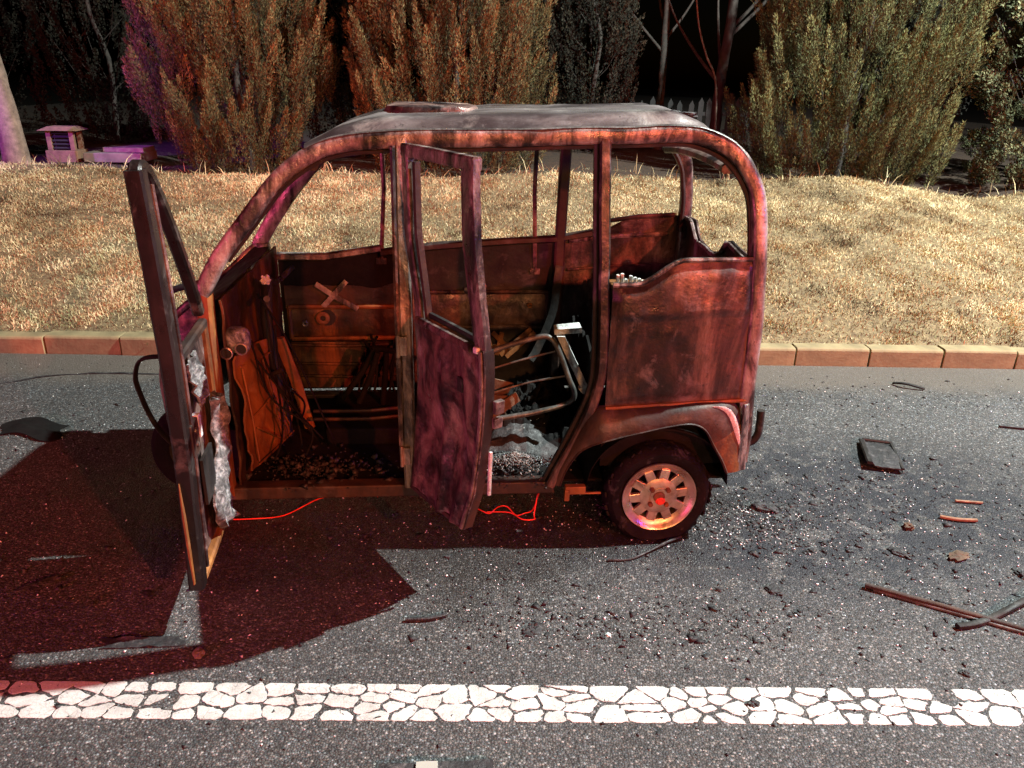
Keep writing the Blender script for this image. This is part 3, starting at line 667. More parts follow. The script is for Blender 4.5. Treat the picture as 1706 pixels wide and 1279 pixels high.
# lamp bowl burnt white behind the nose side
mb = MB().grid(lambda s, t: (-1.165-.10*s-.0*t, -.012+.012*noise.noise(Vector((s*6, t*9, 3))), .86-.28*t-.10*s+.08*(1-t)*(1-s)), 10, 14, (0, .012, 0)); mb.build('lamp_housing', MT['ash'], car, smooth=60, jit=.012)
MB().tube(catmull([(-1.15, -.006, .93), (-1.20, -.012, .86), (-1.255, -.010, .78), (-1.29, 0, .70)], 4), .022, .02, 6).build('lamp_seal', MT['black'], car, smooth=50)
bump = catmull([(-1.38, .20, .745), (-1.45, .23, .730), (-1.495, .25, .700), (-1.515, .25, .640), (-1.512, .25, .59), (-1.49, .25, .49), (-1.455, .25, .40), (-1.42, .26, .34)], 3)
MB().tube(bump, .014, .035, 6, sq=.4).build('bumper_strap', MT['black'], car, smooth=50)
bump = [(p.x, W-p.y, p.z) for p in bump]
MB().tube(bump, .014, .035, 6, sq=.4).build('bumper_strap', MT['black'], car, smooth=50)
MB().tube(catmull([(-1.29, .0, 1.045), (-1.21, .0, 1.075), (-1.13, .02, 1.09)], 4), .026, .02, 6).build('mirror_arm', MT['black'], car, smooth=50)
# ---------------- firewall, column, bars
MB().grid(lambda s, t: (-1.075+.012*noise.noise(Vector((s*7, t*7, 6))), .03+(W-.06)*s, .22+.80*t), 26, 22, (-.008, 0, 0)).build('firewall', MT['rustdark'], car, smooth=50)
mb = MB()
P4 = [(-1.045, .04, .80), (-1.03, .46, .735), (-.955, .50, .27), (-1.04, .06, .30)]
def quad(s, t):
    a = Vector(P4[0]).lerp(Vector(P4[1]), s); b = Vector(P4[3]).lerp(Vector(P4[2]), s); p = a.lerp(b, t); p.x += .030*noise.noise(Vector((s*3.5, t*4, 2)))+.008*noise.noise(Vector((s*11, t*13, 2))); return tuple(p)
ls = MB().grid(quad, 16, 22, (-.008, 0, 0)).build('leg_shield', MT['rust'], car, smooth=50)
rb = MB()
for (a, b) in (((.1, .10), (.9, .12)), ((.12, .12), (.12, .95)), ((.55, .12), (.62, .95)), ((.15, .55), (.6, .50)), ((.15, .65), (.6, .92)), ((.1, .97), (.95, .97))):
    p = Vector(quad(*a)); q = Vector(quad(*b)); m_ = p.lerp(q, .5); rb.tube([p+Vector((.01, -.006, 0)), m_+Vector((.014, -.006, 0)), q+Vector((.01, -.006, 0))], .008, .008, 6)
rb.build('shield_rib', MT['rust'], ls, smooth=50)
mb = MB(); nn_ = 16
gh = []
for i in range(nn_+1):
    for j in range(nn_):
        th = pi*i/nn_; ph = 2*pi*j/nn_; e = lambda x: math.copysign(abs(x)**.6, x)
        gh.append((-1.045+.042*e(sin(th))*e(cos(ph)), .080+.045*e(sin(th))*e(sin(ph)), .852+.050*e(cos(th))))
mb.add(gh, [(i*nn_+j, i*nn_+(j+1) % nn_, (i+1)*nn_+(j+1) % nn_, (i+1)*nn_+j) for i in range(nn_) for j in range(nn_)])
mb.build('gauge_housing', MT['greyash'], car, smooth=60, jit=.012)
for u, z in ((-1.022, .832), (-1.078, .815)):
    MB().lathe([(.024, .0), (.024, -.007), (.020, -.009), (.018, .0)], (u, .034, z), 1, 20).build('gauge_ring', MT['pillar'], car, smooth=40)
    MB().lathe([(.0185, -.004), (.001, -.004)], (u, .034, z), 1, 16).build('gauge_hole', MT['black'], car)
col = MB().tube(catmull([(-1.0, .46, 1.0), (-1.02, .46, .8), (-1.0, .46, .55), (-.975, .46, .27)], 4), .05, .05, 10); col.build('steering_column', MT['black'], car, smooth=50)
MB().tube([(-.985, .50, .72), (-.94, .55, .5), (-.90, .58, .25)], .05, .02, 8, sq=.5).build('column_brace', MT['rust'], car, smooth=50)
hb = MB().tube(catmull([(-.95, .20, .98), (-.99, .33, .95), (-1.0, .46, .97), (-.99, .60, .95), (-.95, .74, .98)], 5), .026, .026, 8); hb.build('handlebar', MT['black'], car, smooth=50)
MB().tube([(-1.10, .40, .535), (-1.0, .36, .60), (-.955, .34, .63)], .022, .022, 8).build('pedal_lever', MT['black'], car, smooth=50)
# black seat posts seen against the far door
mb = MB()
for a, b, c in (((-.60, .74, .58), (-.66, .74, .47), (-.76, .72, .34)), ((-.58, .70, .58), (-.62, .70, .46), (-.68, .68, .33)), ((-.54, .70, .58), (-.55, .70, .46), (-.57, .70, .30)), ((-.60, .74, .585), (-.56, .72, .59), (-.50, .70, .585))):
    mb.tube(catmull([a, b, c], 4), .03, .03, 8)
mb.build('seat_frame', MT['soot'], car, smooth=50)
MB().box((-.60, .64, .275), (.40, .46, .08)).build('seat_base', MT['soot'], car, bevel=.012, jit=.01)
for z in (.38, .34): MB().tube([(-.86, .50, z-.01), (-.6, .47, z), (-.42, .50, z+.004)], .016, .02, 6, sq=.4).build('seat_rail', MT['rustdark'], car, smooth=50, jit=.006)
# rear seat: tilted back-rest hoop, wires, bench box, L bracket with ash
hoop = catmull([(-.20, .32, .66), (-.01, .32, .735), (.14, .31, .782), (.19, .30, .775), (.225, .30, .72), (.272, .29, .60), (.297, .28, .535), (.275, .28, .49), (.15, .27, .455), (.02, .27, .43), (-.15, .28, .40)], 5)
bk = MB().tube(hoop, .024, .024, 8).build('backrest_hoop', MT['tube'], car, smooth=50)
for (a, b, c) in (((-.06, .31, .64), (.08, .33, .675), (.208, .30, .72)), ((-.06, .30, .53), (.10, .32, .57), (.252, .29, .61))):
    MB().tube(catmull([a, b, c], 5), .009, .009, 6).build('backrest_wire', MT['tube'], bk, smooth=50)
def bench(s_, t_):
    u = -.16+.56*s_; v = .24+.72*t_; e = min(1, min(s_, 1-s_)*5, min(t_, 1-t_)*5); e = e*e*(3-2*e)
    return (u, v, .245+(.12+.05*noise.noise(Vector((u*7, v*7, 1)))+.05*noise.noise(Vector((u*23, v*23, 4)))+.03*noise.noise(Vector((u*55, v*55, 2)))+.12*max(0, s_-.6))*e)
MB().grid(bench, 56, 64, (0, 0, -.01)).build('collapsed_bench', MT['soot'], car)
MB().grid(lambda s_, t_: (.385+.02*noise.noise(Vector((s_*6, t_*5, 2))), .34+.62*s_, .26+(.42+.10*noise.noise(Vector((s_*7, 3, 1))))*t_), 20, 14, (.012, 0, 0)).build('bench_back', MT['soot'], car, smooth=40)
lb = MB().hexa([(.225, .43, .75), (.345, .43, .765), (.345, .50, .765), (.225, .50, .75), (.222, .43, .775), (.345, .43, .788), (.345, .50, .788), (.222, .50, .775)])
lb.hexa([(.352, .42, .50), (.392, .42, .485), (.392, .45, .485), (.352, .45, .50), (.236, .42, .745), (.272, .42, .748), (.272, .45, .748), (.236, .45, .745)])
lb.hexa([(.34, .41, .50), (.405, .41, .515), (.405, .46, .515), (.34, .46, .50), (.36, .41, .475), (.395, .41, .470), (.395, .46, .470), (.36, .46, .475)])
lb.build('seat_bracket', MT['ash'], car, jit=.012)
# charred boards leaning in the rear foot well
for i, (a, b, wd) in enumerate((((-.17, .25, .60), (.02, .40, .50), .09), ((-.17, .22, .52), (.04, .35, .46), .07), ((-.16, .20, .40), (.06, .33, .50), .05), ((-.15, .26, .33), (.0, .36, .42), .08))):
    MB().tube([a, ((a[0]+b[0])/2, (a[1]+b[1])/2+.01, (a[2]+b[2])/2), b], wd, .014, 6, sq=.7).build('charred_board', MT['wood'], car, jit=.01)
MB().grid(lambda s, t: (-.16+.42*s, .20+.34*t, .26+.10*sin(pi*t)*sin(pi*s)+.03*noise.noise(Vector((s*8, t*8, 1)))), 18, 14, (0, 0, -.02)).build('collapsed_cushion', MT['char'], car, smooth=60)

# hinges, cabin wiring
for (u, zs) in ((-1.135, (.38, .84)), (-.415, (.40, .86))):
    for z in zs:
        hb_ = MB().box((u, -.022, z), (.030, .026, .075)); hb_.tube([(u-.018, -.032, z-.045), (u-.018, -.032, z+.045)], .016, .016, 8); hb_.build('door_hinge', MT['pillar'], car, bevel=.003)
gw = random.Random(12); mb = MB()
for k in range(9):
    a = Vector((-1.02+gw.uniform(-.02, .04), gw.uniform(.1, .6), gw.uniform(.72, .95))); b = Vector((gw.uniform(-1.0, -.75), gw.uniform(.12, .6), gw.uniform(.26, .40)))
    m1 = a.lerp(b, .35)+Vector((gw.uniform(-.02, .08), gw.uniform(-.08, .08), gw.uniform(-.12, .02))); m2 = a.lerp(b, .75)+Vector((gw.uniform(-.03, .08), gw.uniform(-.08, .08), gw.uniform(-.10, .0)))
    mb.tube(catmull([a, m1, m2, b], 6), .009, .009, 5)
o = mb.build('burnt_wiring', MT['soot'], car, smooth=60); o['kind'] = 'stuff'
mb = MB()
for k in range(7):
    a = Vector((gw.uniform(-.75, -.45), W-.05, gw.uniform(.50, .60))); b = Vector((a.x+gw.uniform(-.14, .06), W-gw.uniform(.10, .22), gw.uniform(.26, .34)))
    mb.tube(catmull([a, a.lerp(b, .5)+Vector((gw.uniform(-.05, .05), -.04, gw.uniform(-.04, .04))), b], 6), .014, .014, 6)
o = mb.build('burnt_trim_strips', MT['soot'], car, smooth=60); o['kind'] = 'stuff'
# ---------------- open front door
def door_local(parent, hinge, ang, name):
    return empty(name, (hinge[0], hinge[1], 0), ang, parent)
fd = door_local(car, (-1.135, -.03), atan2(-.500, .035), 'door')
tag(fd, 'front door swung wide open and seen edge-on')
L1 = .515
y1 = lambda z: .015*sin(pi*(z-.26)/1.3)
st = [(L1-.03, y1(z), z) for z in np.linspace(.17, 1.545, 14)]
MB().tube(st, .062, .052, 8, sq=.85).build('door_stile', MT['stile'], fd, smooth=35, jit=.003)
MB().tube([(L1-.066, y1(z)+.018, z) for z in np.linspace(.22, 1.50, 12)], .012, .03, 6, sq=.6).build('edge_seal', MT['door'], fd, smooth=35)
arc = catmull([(L1-.03, 0, 1.53), (.455, 0, 1.548), (.39, 0, 1.525), (.29, 0, 1.42), (.18, 0, 1.27), (.085, 0, 1.12), (.02, 0, 1.0)], 6)
MB().tube(arc, .042, .040, 8, sq=.6).build('window_frame', MT['stile'], fd, smooth=40)
MB().grid(lambda s, t: (.01+(L1-.07)*s, .012*noise.noise(Vector((s*4, t*4, 5)))-.008, .18+.76*t), 16, 18, (0, .006, 0)).build('door_skin', MT['door'], fd, smooth=50)
MB().tube([(.0, .004, .955), (.3, .006, .95), (L1-.06, .004, .945)], .035, .035, 8, sq=.5).build('window_sill', MT['dark'], fd, smooth=40)
MB().tube([(.0, .004, .195), (.25, .006, .185), (L1-.06, .004, .18)], .03, .035, 8, sq=.5).build('door_rail', MT['rust'], fd, smooth=40)
MB().tube([(.015, .004, .19), (.012, .004, .6), (.01, .004, .96)], .03, .035, 8, sq=.5).build('door_stile', MT['rust'], fd, smooth=40)
lp = MB().box((L1-.085, .035, .70), (.085, .020, .11)).build('latch_plate', MT['dark'], fd, bevel=.004)
for z in (.675, .725): MB().lathe([(.010, 0), (.009, .006), (.001, .008)], (L1-.085, .045, z), 1, 10).build('latch_bolt', MT['pillar'], lp)
MB().box((L1-.14, .030, .72), (.025, .03, .08)).build('latch_tongue', MT['ash'], fd, jit=.006)
MB().grid(lambda s, t: (.24+.14*s, .03, .42+.17*t), 4, 4, (0, .01, 0)).build('door_cavity_plate', MT['black'], fd)
MB().grid(lambda s, t: (.06+(.16+.06*sin(5*t))*s+.03*sin(7*t), .028+.030*noise.noise(Vector((s*5, t*7, 4)))+.03*sin(pi*s), .22+.50*t), 10, 26, (0, .008, 0)).build('burnt_liner', MT['greyash'], fd, smooth=60, jit=.015)
MB().grid(lambda s, t: (.19+.12*s+.05*t, .03+.02*noise.noise(Vector((s*5, t*7, 9))), .76+.17*t), 8, 8, (0, .008, 0)).build('burnt_liner', MT['greyash'], fd, smooth=60, jit=.015)
MB().tube([(L1+.004, -.004, z) for z in (.20, .33, .46, .58)], .03, .012, 6, taper=[.6, 1, 1, .3]).build('scorched_strip', MT['rust'], fd, smooth=50)
# ---------------- open rear door
rd = door_local(car, (-.395, -.02), atan2(-.345, .215), 'door')
tag(rd, 'rear door standing half open with dented scorched skin')
L2 = .425
yb = lambda z: .045*sin(pi*min(1, max(0, (z-.26)/1.05)))**1.2
def rl(z): return L2+.012*sin(pi*(z-.26)/1.3)-(.035*max(0, (.42-z)/.16) if z < .42 else 0)
MB().tube([(rl(z)-.028, yb(z)+.01, z) for z in np.linspace(.955, 1.57, 8)], .056, .034, 8, sq=.8).build('window_frame', MT['pillar'], rd, smooth=35, jit=.004)
MB().tube([(rl(z)-.066, yb(z)+.014, z) for z in np.linspace(.97, 1.53, 8)], .02, .022, 6, sq=.7).build('glass_channel', MT['door'], rd, smooth=35)
MB().tube([(.022, yb(z)+.01, z) for z in np.linspace(.955, 1.57, 8)], .045, .034, 8, sq=.8).build('window_frame', MT['pillar'], rd, smooth=35, jit=.004)
MB().tube([(.06, yb(z)+.02, z) for z in np.linspace(.97, 1.53, 8)], .02, .03, 6, sq=.7).build('glass_channel', MT['dark'], rd, smooth=35)
MB().tube([(.0, .01, 1.565), (.2, .012, 1.562), (L2-.002, .012, 1.555)], .045, .034, 8, sq=.8).build('window_frame', MT['pillar'], rd, smooth=35, jit=.003)
def skin(s, t):
    z = .26+.70*t; x = .0+(rl(z))*s
    cr = .016*math.exp(-((s-.52+.1*(t-.5))/.05)**2)*(1-.3*t)+.010*math.exp(-((s-.80-.05*sin(4*t))/.04)**2)-.020*math.exp(-((s-.66)/.10)**2-((t-.45)/.30)**2)
    dent = .018*noise.noise(Vector((s*2.5, t*3.5, 7)))+.008*noise.noise(Vector((s*8, t*9, 4)))
    if t > .78: dent += .012*abs(noise.noise(Vector((s*16, t*14, 1))))
    e = min(1, min(s, 1-s)*8)
    return (x, yb(z)-.010-(cr+dent)*e, z)
ds = MB().grid(skin, 36, 48, (0, .006, 0)).build('door_skin', MT['door'], rd, smooth=60)
MB().tube([(.03, yb(.96)-.012, .965), (.2, yb(.96)-.016, .962), (L2-.05, yb(.96)-.012, .955)], .03, .022, 8, sq=.5).build('window_sill', MT['door'], rd, smooth=40, jit=.006)
MB().tube([(.06, yb(.96)+.022, .985), (.2, yb(.96)+.022, .98), (L2-.05, yb(.96)+.022, .97)], .022, .02, 6, sq=.5).build('glass_channel', MT['black'], rd, smooth=40)
MB().tube([(rl(z)-.008, yb(z)+.012, z) for z in np.linspace(.265, .955, 16)], .018, .046, 6, sq=.7).build('door_edge', MT['dark'], rd, smooth=35)
MB().tube([(rl(z)-.012, yb(z)-.014, z) for z in np.linspace(.265, .955, 16)], .016, .012, 6).build('skin_hem', MT['pillar'], rd, smooth=50)
MB().grid(lambda s, t: (.01+(L2-.05)*s, yb(.27+.66*t)+.030, .27+.66*t), 6, 10, (0, .005, 0)).build('inner_skin', MT['black'], rd, smooth=50)
MB().tube([(.0, .004, .262), (.2, .004, .258), (.37, .004, .262)], .02, .036, 6, sq=.5).build('door_rail', MT['dark'], rd, smooth=40)
hd = MB().box((.315, yb(.80)-.020, .80), (.030, .010, .055)); hd.build('handle_recess', MT['black'], rd, bevel=.005)
for z, h in ((.745, .05), (.685, .04)): MB().box((rl(z)+.008, yb(z)+.042, z), (.020, .035, h)).build('lock_block', MT['pillar'], rd, bevel=.004, jit=.006)
MB().box((rl(.49)+.006, yb(.49)+.040, .49), (.010, .012, .17)).build('edge_trim', MT['ash'], rd, bevel=.002, jit=.005)
MB().box((rl(.97)-.03, yb(.97)-.012, .955), (.022, .016, .022)).build('frame_rivet', MT['ash'], rd, bevel=.004)

# heat-warped: the free edge of the rear door leans outwards towards its top
ca, sa = cos(rd.rotation_euler.z), sin(rd.rotation_euler.z)
for ch in rd.children:
    for v in ch.data.vertices:
        k = min(1, max(0, v.co.z-.26)/.62)*max(0, min(1.15, v.co.x/L2))
        dv = -.20*k
        v.co.x += sa*dv; v.co.y += ca*dv; v.co.z += .082*k*(1.8-v.co.z)
# ------------------------------------------------------------------ loose things in and on the wreck
CARM = Matrix.Translation((0, 2.785, 0)) @ Matrix.Rotation(YAW, 4, 'Z')
def cw(p): return CARM @ Vector(p)
def lump(name, loc, r, mat, label, cat, group=None, sc=(1, 1, .6), seed=0, sub=2):
    bm = bmesh.new(); bmesh.ops.create_icosphere(bm, subdivisions=sub, radius=r)
    for v in bm.verts:
        n = noise.noise(v.co*(1.6/r)+Vector((seed*3.1, 0, 0)))*.55-abs(noise.noise(v.co*(4/r)+Vector((seed, 9, 0))))*.55+noise.noise(v.co*(9/r))*.2
        v.co = Vector((v.co.x*sc[0], v.co.y*sc[1], v.co.z*sc[2]))*(1+n)
    zmin = min(v.co.z for v in bm.verts)
    for v in bm.verts: v.co.z -= zmin+.004
    if name == 'charred_lump' and r < .054:
        gg = random.Random(seed*17)
        for k in range(26):
            d = r*gg.uniform(0, .85); an = gg.uniform(0, 2*pi); q = r*gg.uniform(.10, .30)
            m4 = Matrix.Translation((d*cos(an)*sc[0], d*sin(an)*sc[1], q*.3)) @ Matrix.Rotation(gg.uniform(0, 6), 4, Vector((gg.random(), gg.random(), 1))) @ Matrix.Diagonal((q*gg.uniform(.6, 1.6), q, q*gg.uniform(.4, .9), 1))
            bmesh.ops.create_icosphere(bm, subdivisions=1, radius=1, matrix=m4)
    me = bpy.data.meshes.new(name); bm.to_mesh(me); bm.free(); me.materials.append(mat)
    o = link(bpy.data.objects.new(name, me)); o.location = loc; o.rotation_euler = (0, 0, seed*1.3)
    return tag(o, label, cat, group)
def tuft(centre, n, r, size, sq, mat, name, label, cat, seed, zfun=None):
    """heap of angular crumbs as one thing"""
    g = np.random.default_rng(seed); base = np.array([[1, 0, 0], [-.5, .85, 0], [-.5, -.85, 0], [0, 0, 1.2], [0, 0, -.4]]); F = np.array([[0, 1, 3], [1, 2, 3], [2, 0, 3], [1, 0, 4], [2, 1, 4], [0, 2, 4]])
    Vs = []; Ts = []
    for i in range(n):
        a = g.uniform(0, 2*pi); d = r*abs(g.normal(0, .55)); p = np.array([centre[0]+d*cos(a)*sq[0], centre[1]+d*sin(a)*sq[1], 0])
        p[2] = centre[2]+(zfun(d/r) if zfun else 0)+g.uniform(0, size*.4)
        A = g.normal(size=(3, 3)); Q, _ = np.linalg.qr(A); s_ = size*g.uniform(.4, 1.4)*np.array([1, g.uniform(.5, 1), g.uniform(.4, .9)])
        Ts.append(F+len(Vs)*5); Vs.append((base*s_) @ Q.T+p)
    o = np_mesh(name, np.concatenate(Vs), np.concatenate(Ts), mat); return tag(o, label, cat, kind='stuff')
c = cw((.03, .14, .262)); tuft(c, 900, .17, .0065, (1, .6), MT['greyash'], 'ash_heap', 'grey-white heap of ash crumbs on the floor behind the open rear door', 'ash', 3, lambda d: .06*max(0, 1-d))
tuft(c, 500, .22, .008, (1, .7), MT['char'], 'cinder_heap', 'black cinders mixed round the grey-white ash heap on the wreck floor', 'cinders', 8, lambda d: .045*max(0, 1-d))
c = cw((-.80, .18, .248)); tuft(c, 130, .30, .020, (1, .5), MT['char'], 'charred_chunks', 'larger burnt chunks lying on the cabin floor behind the front sill', 'charred chunks', 14)
tuft(c, 520, .32, .007, (1, .5), MT['char'], 'floor_crumbs', 'burnt crumbs over the floor inside the front door opening', 'charred crumbs', 4)
c = cw((.04, .42, .345)); tuft(c, 90, .13, .006, (1, .6), MT['glassy'], 'glass_crumbs', 'glinting glass crumbs on the collapsed rear seat', 'broken glass', 5)
c = cw((-1.0, .42, .985)); lump('ash_clump', c, .024, MT['ash'], 'white flaky ash clump stuck on the steering handlebar', 'ash', sc=(1, 1, .9), seed=3, sub=3)
c = cw((.62, .22, 1.672)); lump('charred_lump', c, .055, MT['char'], 'crusty charred lump lying on the rear of the grey roof', 'charred residue', sc=(1.5, .8, .30), seed=5, sub=3)
for k in range(1):
    pass
# red wires
def wire(pts, label, r=.0032, mat='wire', name='wire', cat='wire', n=6):
    return tag(MB().tube(catmull(pts, n), r*2, r*2, 6, ref=(0, 0, 1)).build(name, MT[mat], smooth=60), label, cat)
wire([(-1.235, 2.852, .006), (-1.10, 2.86, .01), (-.98, 2.90, .006), (-.86, 3.00, .03), (-.79, 3.05, .02), (-.72, 3.08, .03), (-.60, 3.07, .01)], 'thin red wire on the ground below the front door opening', .0028)
wire([(-.175, 3.01, .012), (-.12, 2.965, .01), (-.085, 2.95, .008), (-.05, 2.985, .02), (-.01, 2.99, .02), (.03, 2.94, .008), (.07, 2.955, .01), (.105, 2.955, .03), (.13, 2.955, .12), (.137, 2.96, .20), (.125, 2.955, .12), (.11, 2.93, .02), (.112, 2.91, .008), (.06, 2.905, .008), (.0, 2.96, .008), (-.10, 2.96, .008)], 'red wire looping from the sill down to the road beside the rear wheel', .0030)
# ------------------------------------------------------------------ debris on the road
DZ = .004
wire([(.40, 2.615, .008), (.49, 2.625, .006), (.58, 2.68, .012), (.66, 2.735, .02), (.73, 2.79, .012)], 'bent dark wire on the road just in front of the rear wheel', .005, 'char', 'bent_wire', 'wire')
def bar(a, b, wd, h, mat, name, label, cat, mid=None):
    pts = [a, mid, b] if mid else [a, b]
    return tag(MB().tube(catmull(pts, 5), wd, h, 8, ref=(0, 0, 1), sq=.6).build(name, MT[mat], smooth=40, jit=.002), label, cat)
bar((1.375, 2.476, .016), (1.98, 2.165, .014), .020, .018, 'dark', 'metal_strip', 'long straight brown strip lying on the asphalt at the right', 'strip')
bar((1.40, 2.456, .008), (1.92, 2.178, .008), .010, .010, 'tube', 'metal_rod', 'thin grey rod lying along the near side of the long brown strip', 'rod')
bar((1.61, 2.245, .012), (2.05, 2.455, .02), .024, .02, 'black', 'charred_strip', 'black curved strip passing under the long brown strip', 'strip', (1.74, 2.285, .012))
bar((-.36, 2.22, .010), (-.215, 2.252, .010), .014, .012, 'char', 'charred_twig', 'short black strip on the asphalt between the open rear door and the white line', 'strip', (-.28, 2.226, .012))
bar((2.47, 4.655, .012), (2.63, 4.565, .012), .022, .014, 'black', 'charred_twig', 'black curved strip near the kerb at the right', 'strip', (2.53, 4.60, .03))
bar((1.935, 3.005, .010), (2.085, 2.975, .012), .015, .014, 'stick', 'stick', 'pale orange-brown stick on the asphalt, nearer of two short sticks', 'stick', (2.0, 2.98, .012))
bar((2.08, 3.150, .010), (2.20, 3.135, .010), .012, .010, 'stick', 'stick', 'small pinkish stick, farther of two short sticks at the right', 'stick')
bar((2.79, 4.02, .010), (2.92, 3.99, .010), .016, .012, 'char', 'charred_twig', 'thin dark twig at the far right of the road', 'stick')
# bent black plate
pl = empty('bent_plate', (1.93, 3.60, 0), radians(-16))
MB().grid(lambda s, t: (-.075+.15*s, -.17+.34*t, .028-.022*t+.012*sin(pi*t)+.004*noise.noise(Vector((s*4, t*5, 0)))+.012*(1 if s < .08 else 0)), 14, 14, (0, 0, -.006)).build('plate', MT['char'], pl, smooth=50)
MB().tube([(-.078, -.17, .04), (-.080, .0, .034), (-.078, .16, .016)], .018, .03, 6, sq=.5).build('raised_edge', MT['black'], pl, smooth=40)
MB().tube([(-.07, .17, .018), (.075, .175, .016)], .016, .02, 6, sq=.5).build('raised_edge', MT['black'], pl, smooth=40)
MB().tube([(.072, .17, .016), (.076, -.17, .03)], .012, .018, 6, sq=.5).build('raised_edge', MT['black'], pl, smooth=40)
tag(pl, 'black bent rectangular plate with raised edges on the road behind the wreck', 'plate')
# item cut by the bottom edge of the picture
pk = empty('flattened_carton', (-.185, 1.548, 0), radians(4))
MB().grid(lambda s, t: (-.16+.32*s, -.06+.12*t, .018+.006*noise.noise(Vector((s*6, t*4, 0)))), 16, 6, (0, 0, -.016)).build('carton', MT['char'], pk, smooth=40)
MB().grid(lambda s, t: (-.055+.06*s, -.055+.11*t, .0255+.006*noise.noise(Vector(((.33+.19*s)*6, t*4, 0)))), 4, 4, (0, 0, -.003)).build('band', MT['label'], pk, smooth=40)
tag(pk, 'dark flattened carton with a pale band at the near edge of the road', 'carton')
# rag
mb = MB().grid(lambda s, t: (-2.72+.34*s+.03*sin(6*t), 3.60+.20*t+.04*sin(5*s), .006+.030*abs(noise.noise(Vector((s*4, t*3, 2))))*sin(pi*s)*sin(pi*t)+.012*sin(pi*s)), 20, 12, (0, 0, -.004))
tag(mb.build('charred_rag', MT['soot'], smooth=60), 'crumpled black rag on the road at the far left', 'rag')
mb = MB().grid(lambda s, t: (-1.36+.26*s+.02*sin(5*t), 2.045+.05*t+.02*s, .004+.018*abs(noise.noise(Vector((s*4, t*3, 7))))*sin(pi*s)), 16, 6, (0, 0, -.003))
tag(mb.build('charred_scrap', MT['char'], smooth=60), 'flat black scrap on the road between front door and white line', 'scrap')
LUMPS = [
 ((1.752, 2.914), .030, 'wood', 'reddish brown charred knob on the road below the two short sticks', (1.1, .9, .7)),
 ((1.020, 2.445), .040, 'char', 'dark purple-brown crust on the asphalt in front of and right of the rear wheel', (1.2, .9, .35)),
 ((.092, 2.19), .045, 'char', 'flat black crumb patch in the middle of the foreground asphalt', (1.4, .7, .25)),
 ((-1.02, 2.03), .030, 'slab', 'pale stone lying in the dark shadow near the white line', (1.1, .8, .5)),
 ((.775, 1.865), .022, 'char', 'black pebble lying on the white lane line at the right', (1.2, .8, .6)),
 ((.356, 2.172), .012, 'glassy', 'small bright white fragment left of the sooty patch in the foreground', (1, .9, .7)),
 ((1.15, 3.05), .045, 'char', 'black crumbly lump right beside the rear tyre', (1.5, .8, .5)),
 ((1.33, 2.98), .030, 'char', 'black crumb between the rear tyre and the brown knob', (1.3, .8, .5)),
 ((1.62, 2.72), .035, 'char', 'dark brown crumb above the tip of the long strip', (1.3, .8, .4)),
 ((1.86, 2.70), .042, 'wood', 'reddish crust at right above the long strip', (1.4, .8, .35)),
 ((2.05, 2.58), .032, 'char', 'black crumb at the right edge above the curved strip', (1.2, .9, .5)),
 ((1.52, 2.02), .020, 'char', 'black pebble just above the white line at the far right', (1.2, .8, .6)),
 ((.60, 2.02), .014, 'char', 'tiny black pebble above the white line at centre right', (1, .8, .6)),
 ((-1.33, 2.34), .026, 'char', 'black lump in the shade left of the open front door', (1.1, .8, .5)),
 ((-1.75, 2.39), .050, 'char', 'wide flat black crust in the shade at the far left', (1.7, .6, .3)),
]
for i, (p, r, m, lab, sc) in enumerate(LUMPS):
    lump('charred_lump' if m in ('char', 'wood') else 'stone' if m == 'slab' else 'fragment', (p[0], p[1], 0), r*.85, MT[m], lab, 'debris', sc=(sc[0], sc[1], sc[2]*.75), seed=i+1, sub=3)
def scatter(n, fn, smin, smax, mat, name, label, cat, seed, flat=.5):
    g = np.random.default_rng(seed); base = np.array([[1, 0, 0], [-.5, .85, 0], [-.5, -.85, 0], [0, 0, 1.1], [0, 0, -.2]]); F = np.array([[0, 1, 3], [1, 2, 3], [2, 0, 3], [1, 0, 4], [2, 1, 4], [0, 2, 4]])
    Vs = np.zeros((n, 5, 3))
    for i in range(n):
        x, y = fn(g); a = g.uniform(0, 2*pi); s_ = smin*(smax/smin)**(g.random()**2.2)
        R = np.array([[cos(a), -sin(a), 0], [sin(a), cos(a), 0], [0, 0, 1]])
        b = base*np.array([s_, s_*g.uniform(.35, 1), s_*flat*g.uniform(.5, 1.3)])+g.normal(0, s_*.15, (5, 3)); Vs[i] = b @ R.T+np.array([x, y, .002])
    T = (F[None]+np.arange(n)[:, None, None]*5).reshape(-1, 3)
    return tag(np_mesh(name, Vs.reshape(-1, 3), T, mat), label, cat, kind='stuff')
CL = [(.98, 2.98, .16, .09, 4), (1.12, 2.80, .18, .10, 3), (.35, 3.0, .3, .15, 3), (-.3, 2.75, .5, .1, 2), (1.25, 3.05, .28, .16, 4), (1.75, 3.25, .45, .18, 4), (2.2, 3.1, .5, .25, 3), (1.4, 2.55, .5, .22, 3), (.75, 2.25, .30, .10, 3), (.15, 2.2, .25, .08, 2), (2.1, 4.4, .7, .12, 2), (-.1, 2.45, .30, .12, 1.5), (1.9, 2.5, .4, .2, 2), (-.9, 2.6, .6, .3, 1.6), (-2.0, 2.6, .5, .4, 1.2), (-2.3, 3.7, .4, .15, 1.5), (.1, 3.0, .5, .15, 1.5)]
pw = np.array([c[4] for c in CL]); pw = pw/pw.sum()
def clus(g):
    if g.random() < .3: return g.uniform(-3.5, 3.6), g.uniform(1.4, 4.8)
    c = CL[g.choice(len(CL), p=pw)]; return g.normal(c[0], c[2]), g.normal(c[1], c[3])
scatter(10000, clus, .0018, .013, MT['char'], 'charred_grit', 'black charred grit scattered over the asphalt around the wreck', 'charred grit', 11)
